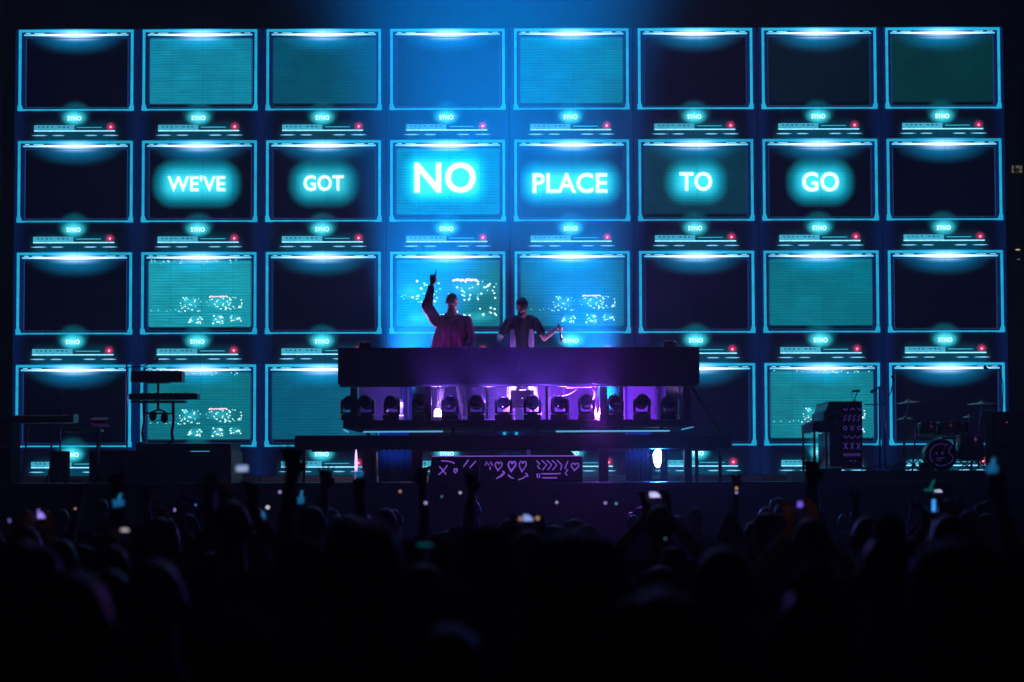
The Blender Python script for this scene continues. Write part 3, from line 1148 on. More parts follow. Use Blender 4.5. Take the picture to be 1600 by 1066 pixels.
# ================================================================== KEYBOARD CORNER
KY = 33.4
rs = thing('keyboard_riser', 'low dark riser box under the two tier keyboard rig', 'riser', (0, KY, SZ))
rz = Z(703, KY) - SZ
M_riser = mat('riser_paint', (0.014, 0.016, 0.026), 0.5, bump=0.1)
MB().bbox((X(140, KY), 0.0, 0.002), (X(362, KY), 1.4, rz), 0.01).build('body', M_riser, rs)
MB().bbox((X(212, KY), 0.05, rz + 0.001), (X(360, KY), 1.3, Z(692, KY) - SZ), 0.01).build('upper_step', M_black, rs)
MB().bbox((X(298, KY), -0.012, rz - 0.014), (X(328, KY), -0.001, rz - 0.006), 0.002).build('edge_marker', M_glass, rs)
RZ = Z(692, KY) + 0.001

def keyboard(Y, a, b_, top, bot, label, tilt, depth=0.32, knobs=9):
    pl_, pr = at(a, bot, Y), at(b_, bot, Y)
    h = Z(top, Y) - Z(bot, Y)
    w = pr.x - pl_.x
    o = thing('synthesizer', label, 'keyboard', ((pl_.x + pr.x) / 2, Y, pl_.z), 0, 'keyboards on stands')
    rot = Matrix.Rotation(R(tilt), 3, 'X')
    MB().bbox((-w / 2, 0, 0), (w / 2, depth, h), 0.012).build('body', M_plastic, o)
    k = MB()
    MB().bbox((-w / 2 + 0.04, depth * 0.55, h + 0.001), (w / 2 - 0.04, depth - 0.01, h + 0.012), 0.003).build('white_keys', mat('ivory_keys', (0.6, 0.6, 0.58), 0.35), o)
    n = int(w / 0.045)
    for i in range(n):
        if i % 7 in (2, 6):
            continue
        x = -w / 2 + 0.06 + i * (w - 0.12) / n
        k.box((x, depth * 0.55, h + 0.013), (x + 0.012, depth * 0.8, h + 0.022))
    tag(k.build('black_keys', M_plastic, o), kind='stuff')
    for i in range(knobs):
        x = -w / 2 + 0.08 + i * (w - 0.16) / max(1, knobs - 1)
        MB().lathe([(0.012, h), (0.011, h + 0.012), (0.008, h + 0.014)], (x, depth * 0.3, 0), 'Z', 8).build('knob', M_plastic, o)
    for x in (-w * 0.3, -w * 0.2, w * 0.1):
        MB().lathe([(0.010, -0.004), (0.010, 0.002)], (x, 0, h * 0.5), 'Y', 8).build('socket', M_steel, o)
    return o


KS = 33.75
st = thing('keyboard_stand', 'black two tier keyboard stand with a bright centre column on the riser', 'stand', (X(245, KS), KS, RZ))
def K(px, py, dy=0.15):
    p_ = at(px, py, KS)
    return (p_.x - X(245, KS), dy, p_.z - RZ)
for px in (222, 268):
    MB().tube([K(px, 629), K(px + 1, 660), K(px - 2, 676), K(px, 690)], 0.022, 8).build('leg', M_steel, st, True)
    MB().bbox((K(px, 691)[0] - 0.03, -0.15, 0.0), (K(px, 691)[0] + 0.03, 0.45, 0.03), 0.006).build('foot', M_black, st)
MB().bbox((K(203, 630)[0], 0.05, K(0, 630)[2]), (K(288, 630)[0], 0.32, K(0, 626.5)[2]), 0.006).build('tier_arm', M_steel, st)
MB().bbox((K(226, 599)[0], 0.08, K(0, 599)[2]), (K(262, 599)[0], 0.30, K(0, 597.2)[2]), 0.004).build('tier_arm', M_steel, st)
MB().tube([K(244.5, 642), K(244.5, 599)], 0.019, 8).build('column', M_chrome, st, True)
MB().tube([K(222, 645), K(268, 646)], 0.014, 8).build('cross_bar', M_steel, st, True)
keyboard(KS, 204, 284, 580, 597, 'thick black synthesizer on the upper tier of the keyboard stand', 0, 0.34)
keyboard(KS - 0.05, 201, 308, 615, 624.5, 'long slim black synthesizer on the lower tier of the keyboard stand', 0, 0.33)
# headphones hung on the stand
hp = thing('headphones', 'pair of black headphones hanging from the keyboard stand', 'headphones', tuple(at(250, 658, KS - 0.06)))
def H(px, py, dy=0.0):
    p_ = at(px, py, KS - 0.06)
    q_ = at(250, 658, KS - 0.06)
    return (p_.x - q_.x, dy, p_.z - q_.z)
for px, py, t_ in ((239, 650, -1), (257, 653, 1)):
    c = H(px, py)
    MB().ball(c, (0.055, 0.035, 0.075), 12, 8).build('ear_cup', M_black, hp, True)
MB().tube([H(236, 646), H(242, 642), H(250, 640.5), H(258, 644), H(262, 650)], 0.014, 8).build('headband', M_black, hp, True)
MB().tube([H(240, 656), H(242, 661), H(248, 656), H(256, 659), H(262, 660)], 0.008, 6).build('lead', M_black, hp, True)


def mic_stand(name_label, base_px, Y, poly, mic_end, floor, r=0.010, m=M_steel, boom=None):
    p0 = at(base_px, poly[-1][1], Y)
    o = thing('microphone_stand', name_label, 'microphone stand', (p0.x, Y, floor), 0, 'microphone stands')
    def C(px, py, dy=0.0):
        q_ = at(px, py, Y)
        return Vector((q_.x - p0.x, dy, q_.z - floor))
    top = C(*poly[0])
    MB().tube([C(*q) for q in poly[:-1]] + [Vector((0, 0, 0.03))], r, 8).build('pole', m, o, True)
    for k in range(3):
        a = 2 * math.pi * k / 3 + 0.5
        MB().tube([(0, 0, 0.10), (math.cos(a) * 0.28, math.sin(a) * 0.28, 0.008)], 0.008, 6).build('foot', M_black, o, True)
    if boom:
        MB().tube([C(*q, -0.02) for q in boom], r * 0.7, 6).build('boom', M_black, o, True)
    e, d = C(*mic_end[0]), C(*mic_end[1])
    ax = (e - d).normalized()
    MB().tube([d, d + (e - d) * 0.65], [0.011, 0.016], 8).build('microphone', M_plastic, o, True)
    MB().ball(e, 0.026, 10, 8).build('grille', M_steel, o, True)
    return o


M_vpole = mat('violet_lit_metal', (0.65, 0.55, 0.7), 0.25, 1.0)  # violet stage light tinted into the metal's colour
mic_stand('tall microphone stand with thin boom over the upper synthesizer', 198, 33.3, [(198, 569), (199, 620), (199, 745)], ((245, 562.5), (238, 566)), SZ + 0.001, 0.012, M_vpole, [(198, 574), (226, 572.5), (239, 566)])
mic_stand('straight microphone stand beside the music stand', 94, 33.0, [(95, 650), (94, 680), (94, 745)], ((98, 610), (97, 622)), SZ + 0.001, 0.013, M_vpole, [(95, 652), (96, 634), (97, 622)])

# stage piano on curved chrome legs
LY = 32.9
ep = thing('stage_piano', 'flat black stage piano on two curved chrome legs', 'keyboard', (X(70, LY), LY, SZ))
def E(px, py, dy=0.0):
    q_ = at(px, py, LY)
    return (q_.x - X(70, LY), dy, q_.z - SZ)
MB().bbox((E(20, 0)[0], 0, E(0, 661)[2]), (E(119, 0)[0], 0.36, E(0, 650)[2]), 0.012).build('body', M_plastic, ep)
MB().bbox((E(113, 0)[0], -0.004, E(0, 660)[2]), (E(120.5, 0)[0], 0.37, E(0, 647)[2]), 0.008).build('end_cheek', M_steel, ep)
MB().bbox((E(24, 0)[0], 0.16, E(0, 650)[2] + 0.001), (E(110, 0)[0], 0.34, E(0, 648.5)[2]), 0.003).build('white_keys', MATS['ivory_keys'], ep)
MB().tube([E(50, 658.5, -0.008), E(113, 659.5, -0.008)], 0.004, 5).build('trim_line', M_chrome, ep)
for a, b_ in ((42, 34), (81, 75)):
    MB().tube([E(a, 662, 0.18), E(a - 2.5, 672, 0.18), E((a + b_) / 2 - 2, 700, 0.18), E(b_ - 0.5, 730, 0.18), (E(b_, 0)[0], 0.18, 0.005)], 0.013, 8).build('leg', M_chrome, ep, True)
# second keyboard on its own pole
EY = 33.1
o = thing('small_keyboard', 'short narrow keyboard on a single post under the music stand', 'keyboard', (X(140, EY), EY, SZ))
MB().bbox((X(100, EY) - X(140, EY), 0, Z(673, EY) - SZ), (X(158, EY) - X(140, EY), 0.25, Z(669, EY) - SZ), 0.006).build('body', M_plastic, o)
MB().tube([(X(151, EY) - X(140, EY), 0.12, Z(673, EY) - SZ), (X(151, EY) - X(140, EY), 0.12, 0.02)], 0.02, 8).build('post', M_steel, o, True)
MB().lathe([(0.16, 0.0), (0.16, 0.012), (0.03, 0.02)], (X(151, EY) - X(140, EY), 0.12, 0), 'Z', 16).build('base', M_black, o)
MB().tube([(X(103, EY) - X(140, EY), -0.006, Z(669, EY) - SZ), (X(156, EY) - X(140, EY), -0.006, Z(671.5, EY) - SZ)], 0.004, 5).build('trim_line', M_chrome, o)
# music stand with sheets
SY = 32.7
o = thing('music_stand', 'music stand holding open pale sheets between the keyboards', 'music stand', (X(156, SY), SY, SZ))
def S_(px, py, dy=0.0):
    q_ = at(px, py, SY)
    return (q_.x - X(156, SY), dy, q_.z - SZ)
M_paper = mat('sheet_paper', (0.62, 0.66, 0.68), 0.8)
MB().tube([S_(156, 668, 0.03), (0, 0.03, 0.03)], 0.011, 8).build('pole', M_steel, o, True)
for k in range(3):
    a = 2 * math.pi * k / 3
    MB().tube([(0, 0.03, 0.14), (math.cos(a) * 0.25, 0.03 + math.sin(a) * 0.25, 0.006)], 0.008, 6).build('foot', M_black, o)
def sheet(q4, nm, m):
    vs = [Vector(q) for q in q4]
    MB().quadmesh(vs + [v + Vector((0, 0.006, 0.004)) for v in vs], [(0, 1, 2, 3), (7, 6, 5, 4), (0, 4, 5, 1), (1, 5, 6, 2), (2, 6, 7, 3), (3, 7, 4, 0)]).build(nm, m, o)
sheet([S_(141, 656.5, -0.05), S_(168, 656.5, -0.05), S_(168, 652.5, 0.10), S_(144, 652.5, 0.10)], 'sheet', M_paper)
sheet([S_(147, 667, -0.08), S_(174, 667, -0.08), S_(166, 660.5, 0.02), S_(139, 659, 0.02)], 'sheet', M_paper)
sheet([S_(139, 659.2, 0.02), S_(166, 660.7, 0.02), S_(168, 656.7, -0.05), S_(141, 656.7, -0.05)], 'desk', M_steel)
# amplifier
o = thing('amplifier', 'black square amplifier on the floor behind the stage piano', 'amplifier', (X(92, 34.2), 34.2, SZ))
wa = sz(27, 34.2)
MB().bbox((-wa / 2, 0, 0.02), (wa / 2, 0.25, Z(703, 34.2) - SZ), 0.012).build('cabinet', M_dull, o)
MB().bbox((-wa / 2 + 0.02, -0.012, 0.05), (wa / 2 - 0.02, -0.001, Z(703, 34.2) - SZ - 0.09), 0.004).build('grille', M_black, o)
for s in (-1, 1):
    MB().bbox((s * wa * 0.4 - 0.02, 0.02, 0.0), (s * wa * 0.4 + 0.02, 0.2, 0.019), 0.004).build('foot', M_black, o)
    MB().lathe([(0.012, -0.02), (0.012, -0.001)], (s * 0.06, 0, Z(703, 34.2) - SZ - 0.045), 'Y', 8).build('knob', M_chrome, o)
o = thing('equipment_case', 'tall dark equipment case at the far keyboards end of the stage', 'case', (X(8, 33.5), 33.5, SZ))
MB().bbox((-0.35, 0, 0.0), (0.10, 0.6, Z(650, 33.5) - SZ), 0.012).build('shell', M_dull, o)
MB().bbox((-0.30, -0.014, 0.5), (0.06, -0.001, 0.56), 0.004).build('latch_bar', M_steel, o)

# ================================================================== PIANO AND DRUMS
PYY = 33.2
pr = thing('drum_riser', 'low black riser carrying the upright piano and the drum kit', 'riser', (0, PYY, SZ))
DZ = Z(737, PYY) - 0.0
MB().bbox((X(1262, PYY), -0.5, 0.002), (X(1600, PYY), 2.6, DZ - SZ), 0.01).build('deck', M_black, pr)
DZ += 0.001
pn = thing('upright_piano', 'dark upright piano seen side on with purple glyph rows drawn on its end', 'piano', (X(1315, PYY), PYY, DZ))
def Pn(px, py, dy=0.0):
    q_ = at(px, py, PYY)
    return (q_.x - X(1315, PYY), dy, q_.z - DZ)
M_pian = mat('piano_lacquer', (0.02, 0.018, 0.02), 0.16, spec=0.7)
def pz(py):
    return Pn(1315, py)[2]
def pxx(px):
    return Pn(px, 700)[0]
MB().bbox((pxx(1315), 0, 0.03), (pxx(1348), 1.35, pz(629.5)), 0.008).build('case', M_pian, pn)
MB().bbox((pxx(1295), -0.012, pz(629.3)), (pxx(1349), 1.36, pz(627.3)), 0.006).build('lid', M_pian, pn)
MB().slab([(pxx(1296), pz(629.4)), (pxx(1315) - 0.002, pz(629.4)), (pxx(1315) - 0.002, pz(642)), (pxx(1291), pz(642))], 0.02, 1.33).build('upper_panel', M_pian, pn)
MB().slab([(pxx(1288), pz(643)), (pxx(1315) - 0.002, pz(643)), (pxx(1315) - 0.002, pz(674)), (pxx(1288), pz(674)), (pxx(1287), pz(660))], 0.0, 1.35).build('fallboard', M_pian, pn)
MB().slab([(pxx(1271), pz(661)), (pxx(1286.5), pz(657)), (pxx(1286.5), pz(675)), (pxx(1271), pz(675))], 0.0, 1.35).build('key_bed', M_pian, pn)
MB().bbox((pxx(1272), 0.06, pz(660.5) + 0.012), (pxx(1285), 1.29, pz(660.5) + 0.03), 0.003).build('white_keys', MATS['ivory_keys'], pn)
M_lowp = mat('piano_lower_panel', (0.16, 0.2, 0.25), 0.2, 0.7)
MB().bbox((pxx(1297), 0.04, 0.06), (pxx(1315) - 0.002, 1.3, pz(675)), 0.006).build('lower_panel', M_lowp, pn)
for px in (1272.5, 1291):
    MB().bbox((pxx(px) - 0.012, 0.0, 0.0), (pxx(px) + 0.016, 0.05, pz(675.2)), 0.004).build('leg', M_pian, pn)
    MB().bbox((pxx(px) - 0.012, 1.28, 0.0), (pxx(px) + 0.016, 1.33, pz(675.2)), 0.004).build('leg', M_pian, pn)
MB().bbox((pxx(1270), 0.0, 0.0), (pxx(1315), 0.05, 0.028), 0.005).build('toe_rail', M_pian, pn)
L = []
for k, f in ((0, 1), (1, -1), (2, 1)):
    L.append([(1318 + k * 11 + i * 1.5, 639.5 + f * (1.6 - abs(i - 2) ** 2 * 0.8) ) for i in range(5)])
for k in range(4):
    L.append([(1322.5 + k * 7.2, 648), (1318.5 + k * 7.2, 652), (1321.5 + k * 7.2, 653.5), (1318 + k * 7.2, 658.5)])
for cx in (1320.5, 1342.5):
    L.append([(cx + 2.7 * math.cos(a), 669 + 3.0 * math.sin(a)) for a in [i * math.pi / 5 for i in range(11)]])
L += [[(1328.5, 665.5), (1334.5, 672.5)], [(1334.5, 665.5), (1328.5, 672.5)]]
L.append([(1318, 681), (1322, 684.5), (1327, 681), (1331, 685.5), (1336, 681), (1340, 685), (1345, 680.5)])
for k in range(3):
    cx = 1321.5 + k * 10
    L += [[(cx - 2.6, 692), (cx + 2.6, 702)], [(cx + 2.6, 692), (cx - 2.6, 702)]]
for k in range(12):
    L.append([(1318.5 + k * 2.3, 708.5), (1318.5 + k * 2.3, 713)])
L.append([(1327, 720.5), (1331, 720.5)]); L.append([(1334, 720.5), (1338, 720.5)])
glyphs(pn, L, lambda a, b_: Pn(a, b_, -0.004), 0.0062, M_paintd)
# table microphone on the piano
o = thing('desk_microphone', 'small bent desk microphone standing on the piano lid', 'microphone', (X(1335, 33.6), 33.6, DZ + pz(627.3) + 0.001))
def Dm(px, py):
    q_ = at(px, py, 33.6)
    return (q_.x - X(1335, 33.6), 0, q_.z - (DZ + pz(627.3)))
MB().lathe([(0.05, 0.0), (0.05, 0.012), (0.012, 0.02)], (0, 0, 0), 'Z', 12).build('base', M_black, o)
MB().tube([(0, 0, 0.02), Dm(1337, 620), Dm(1340, 612.5)], 0.008, 6).build('stem', M_steel, o, True)
MB().tube([Dm(1331, 611.5), Dm(1343.5, 610.8)], [0.012, 0.02], 8).build('head', M_black, o, True)
MB().tube([Dm(1331, 612), Dm(1330, 620), (-0.01, 0, 0.02)], 0.004, 5).build('lead', M_black, o, True)
mic_stand('tall black microphone stand between the piano and the drum kit', 1375, 33.0, [(1374, 604), (1374.5, 660), (1375, 737)], ((1362.5, 612), (1368, 609)), DZ, 0.014, M_steel, [(1377, 603), (1368, 609)])
mic_stand('second tall microphone stand with long boom reaching over the cymbals', 1383, 33.3, [(1383, 632), (1383, 690), (1383, 737)], ((1395, 589), (1396.5, 592)), DZ, 0.012, M_vpole, [(1351, 632.5), (1383, 632.2), (1392, 612), (1396.5, 592)])
mic_stand('overhead microphone stand arching above the far cymbals', 1566, 33.9, [(1566, 640), (1567, 690), (1568, 737)], ((1539, 574), (1544, 577)), DZ, 0.010, M_steel, [(1566, 650), (1567, 600), (1562, 580), (1544, 577)])

# drum kit
DY = 33.8
dk = thing('drum_kit', 'black drum kit with a drawn face on the bass drum head', 'drum kit', (X(1465, DY), DY, DZ))
def Dk(px, py, dy=0.0):
    q_ = at(px, py, DY)
    return Vector((q_.x - X(1465, DY), dy, q_.z - DZ))
M_shellr = mat('drum_shell', (0.02, 0.02, 0.025), 0.25, spec=0.6)
M_brass = mat('cymbal_bronze', (0.5, 0.48, 0.42), 0.28, 1.0)
cb = Dk(1465, 704, -0.3)
rb = sz(23, DY)
cb.z = rb + 0.01
bd = MB().lathe([(rb, 0.02), (rb, 0.42)], cb, 'Y', 36)
bdo = bd.build('bass_drum', M_shellr, dk, True)
MB().lathe([(rb + 0.012, 0.0), (rb + 0.016, 0.01), (rb + 0.016, 0.035), (rb + 0.002, 0.04)], cb, 'Y', 36).build('hoop', M_black, bdo, True)
MB().lathe([(0.001, 0.008), (rb, 0.012)], cb, 'Y', 36).build('drum_head', M_dull, bdo)
u = sz(1, DY)
def Fc(x, y):
    return (cb.x + x * u, cb.y - 0.004, cb.z - y * u)
Lf = [[(8 + 0 * i, -16) if i == 0 else (17 * math.cos(R(-50 - i * 12.5)) - 1, 17 * math.sin(R(-50 - i * 12.5))) for i in range(21)],
      [(-9.0, -4.5), (-6.0, -0.5)], [(-6.0, -4.5), (-9.0, -0.5)], [(0.0, -4.5), (3.0, -0.5)], [(3.0, -4.5), (0.0, -0.5)],
      [(-8, 4.5), (-2, 5.0), (5, 4.5)], [(-7, 8), (0, 8.5)],
      [(17, -15), (12, -8), (11, -2), (17, 1.5), (18, 7), (14, 12), (10, 14)]]
glyphs(bdo, Lf, Fc, 0.008, mat('dim_purple_paint', (0.12, 0.07, 0.22), 0.7, emit=(0.03, 0.012, 0.09), es=0.7))

def drum(px, py, dy, r, h, tilt, nm):
    c = Dk(px, py, dy)
    rot = Matrix.Rotation(R(tilt), 3, 'X')
    b_ = MB().lathe([(r * 0.96, -h / 2), (r, -h / 2 + 0.005), (r, h / 2 - 0.005), (r * 0.96, h / 2)], c, 'Z', 24, rot)
    o_ = b_.build(nm, M_shellr, dk, True)
    for s in (-1, 1):
        MB().lathe([(r + 0.001, s * h / 2 - 0.008), (r + 0.008, s * h / 2 - 0.006), (r + 0.008, s * h / 2 + 0.008), (r - 0.004, s * h / 2 + 0.008)], c, 'Z', 24, rot).build('rim', M_chrome, o_, True)
    for k in range(6):
        a = 2 * math.pi * k / 6
        q0 = c + rot @ Vector(((r + 0.01) * math.cos(a), (r + 0.01) * math.sin(a), -h * 0.42))
        q1 = c + rot @ Vector(((r + 0.01) * math.cos(a), (r + 0.01) * math.sin(a), h * 0.42))
        MB().tube([q0, q1], 0.004, 5).build('lug', M_chrome, o_)
drum(1448, 672, -0.05, 0.13, 0.16, -9, 'rack_tom')
drum(1478, 671, -0.05, 0.14, 0.17, -9, 'rack_tom')
drum(1504, 668, 0.35, 0.15, 0.15, -4, 'snare_drum')
drum(1518, 700, 0.1, 0.19, 0.34, 0, 'floor_tom')

def cymbal(px, py, w, dy, tilt, base_px, hat=False):
    c = Dk(px, py, dy)
    r = sz(w, DY) / 2
    rot = Matrix.Rotation(R(tilt), 3, 'Y') @ Matrix.Rotation(R(4), 3, 'X')
    prof = [(r, 0.0), (r * 0.7, 0.012), (r * 0.28, 0.022), (r * 0.2, 0.038), (r * 0.08, 0.048), (0.004, 0.049), (0.004, 0.045), (r * 0.2, 0.034), (r * 0.28, 0.018), (r * 0.7, 0.008), (r, -0.002)]
    MB().lathe(prof, c, 'Z', 28, rot).build('cymbal', M_brass, dk, True)
    if hat:
        MB().lathe([(q, -z_ - 0.012) for q, z_ in prof], c, 'Z', 28, rot).build('cymbal', M_brass, dk, True)
    b0 = Dk(base_px, 737, dy)
    b0.z = 0.02
    pole = MB().tube([c + Vector((0, 0, 0.075)), c, Vector((b0.x, b0.y, c.z * 0.55)), b0], [0.006, 0.008, 0.012, 0.013], 8).build('cymbal_stand', M_vpole, dk, True)
    for k in range(3):
        a = 2 * math.pi * k / 3 + px
        MB().tube([b0 + Vector((0, 0, 0.16)), b0 + Vector((math.cos(a) * 0.24, math.sin(a) * 0.24, -0.01))], 0.009, 6).build('foot', M_steel, pole, True)
cymbal(1418, 630, 38, -0.1, -5, 1411)
cymbal(1536, 631.5, 48, 0.05, -2, 1530)
cymbal(1412, 655.5, 27, -0.15, -2, 1411, True)
cymbal(1522, 652, 22, 0.35, 4, 1526)
cymbal(1549, 644, 28, -0.1, 14, 1545)
MB().tube([Dk(1422, 737, -0.2) + Vector((0, 0, 0.01)), Dk(1426, 690, -0.2), Dk(1426, 668, -0.2)], 0.012, 8).build('snare_stand', M_vpole, dk, True)
for k, (a, b_) in enumerate(((1402, 1440), (1412, 1456), (1428, 1402))):
    MB().tube([Dk(a, 735, -0.35), Dk((a + b_) / 2, 712, -0.35), Dk(b_, 735, -0.35)], 0.010, 6).build('pedal_arm', M_steel, dk, True)
MB().box(tuple(Dk(1428, 738, -0.45)), tuple(Dk(1452, 723, -0.40))).build('pedal_board', M_chrome, dk)
# drum throne
o = thing('drum_stool', 'round black drum stool behind the drum kit', 'stool', (X(1490, 34.6), 34.6, DZ))
MB().lathe([(0.17, 0.46), (0.18, 0.48), (0.18, 0.54), (0.15, 0.56)], (0, 0, 0), 'Z', 20).build('seat', M_dull, o, True)
MB().tube([(0, 0, 0.46), (0, 0, 0.1)], 0.02, 8).build('post', M_steel, o)
for k in range(3):
    a = 2 * math.pi * k / 3
    MB().tube([(0, 0, 0.2), (math.cos(a) * 0.25, math.sin(a) * 0.25, 0.01)], 0.012, 6).build('leg', M_steel, o)

# loudspeaker stack closing the drum end of the stage
o = thing('speaker_stack', 'tall black loudspeaker stack at the drum kit end of the stage', 'speaker', (X(1575, 32.6), 32.6, SZ))
def Sk(px):
    return X(px, 32.6) - X(1575, 32.6)
zt_ = Z(645, 32.6) - SZ
for i in range(2):
    z0 = i * zt_ / 2
    MB().bbox((Sk(1549), 0.0, z0 + 0.003), (Sk(1612), 0.5, z0 + zt_ / 2 - 0.003), 0.012).build('cabinet', M_dull, o)
    MB().bbox((Sk(1552), -0.015, z0 + 0.04), (Sk(1609), -0.001, z0 + zt_ / 2 - 0.04), 0.006).build('grille', M_black, o)
MB().lathe([(0.006, -0.004), (0.006, 0.001)], (Sk(1572), -0.016, Z(662, 32.6) - SZ), 'Y', 8).build('power_light', mat('tiny_red', (0.3, 0.02, 0.02), 0.4, emit=(1.0, 0.15, 0.25), es=0.8), o)

# ================================================================== DARK BUILDING BEYOND
M_bld = mat('dark_concrete', (0.03, 0.03, 0.033), 0.9, bump=0.2, scale=2)
M_win = mat('lit_window', (0.3, 0.25, 0.18), 0.5, emit=(0.30, 0.22, 0.13), es=0.5)
M_win2 = mat('lit_window_bright', (0.3, 0.25, 0.18), 0.5, emit=(0.75, 0.58, 0.30), es=0.9)
BLY = 56.0
bl = thing('office_building', 'unlit tower block far behind the stage with a few yellow windows', 'building', (X(1660, BLY), BLY, 0))
def Bl(px, py):
    q_ = at(px, py, BLY)
    return (q_.x - X(1660, BLY), q_.z)
MB().box((Bl(1568, 0)[0], 0.0, 0.0), (Bl(1568, 0)[0] + 9, 5.5, 12.6)).build('wall', M_bld, bl)
M_bar2 = mat('window_bar', (0.02, 0.02, 0.02), 0.7)
for (a, b_, y0, y1, m) in ((1577, 1588, 263.5, 274, M_win), (1590, 1600.5, 263.5, 274, M_win), (1581, 1587.5, 393.8, 395.4, M_win2), (1583.5, 1587.5, 409, 410.4, M_win)):
    w_ = MB().box((Bl(a, 0)[0], -0.03, Bl(0, y1)[1]), (Bl(b_, 0)[0], -0.003, Bl(0, y0)[1])).build('window', m, bl)
    if y1 - y0 > 5:
        for k, f in enumerate((0.35, 0.7)):
            xx = Bl(a, 0)[0] + (Bl(b_, 0)[0] - Bl(a, 0)[0]) * f
            MB().box((xx - 0.02, -0.05, Bl(0, y1)[1]), (xx + 0.03, -0.031, Bl(0, y0)[1] - 0.05 * k)).build('glazing_bar', M_bar2, w_)
        MB().box((Bl(a, 0)[0], -0.05, Bl(0, y1)[1] + 0.055), (Bl(b_, 0)[0], -0.031, Bl(0, y1)[1] + 0.08)).build('glazing_bar', M_bar2, w_)

# ================================================================== PEOPLE
# A body is laid out as tapered limbs, fused into one skin by a voxel remesh and smoothed;
# faces take the material of the limb, garment or hair they came from.
def V(*a):
    return Vector(a)


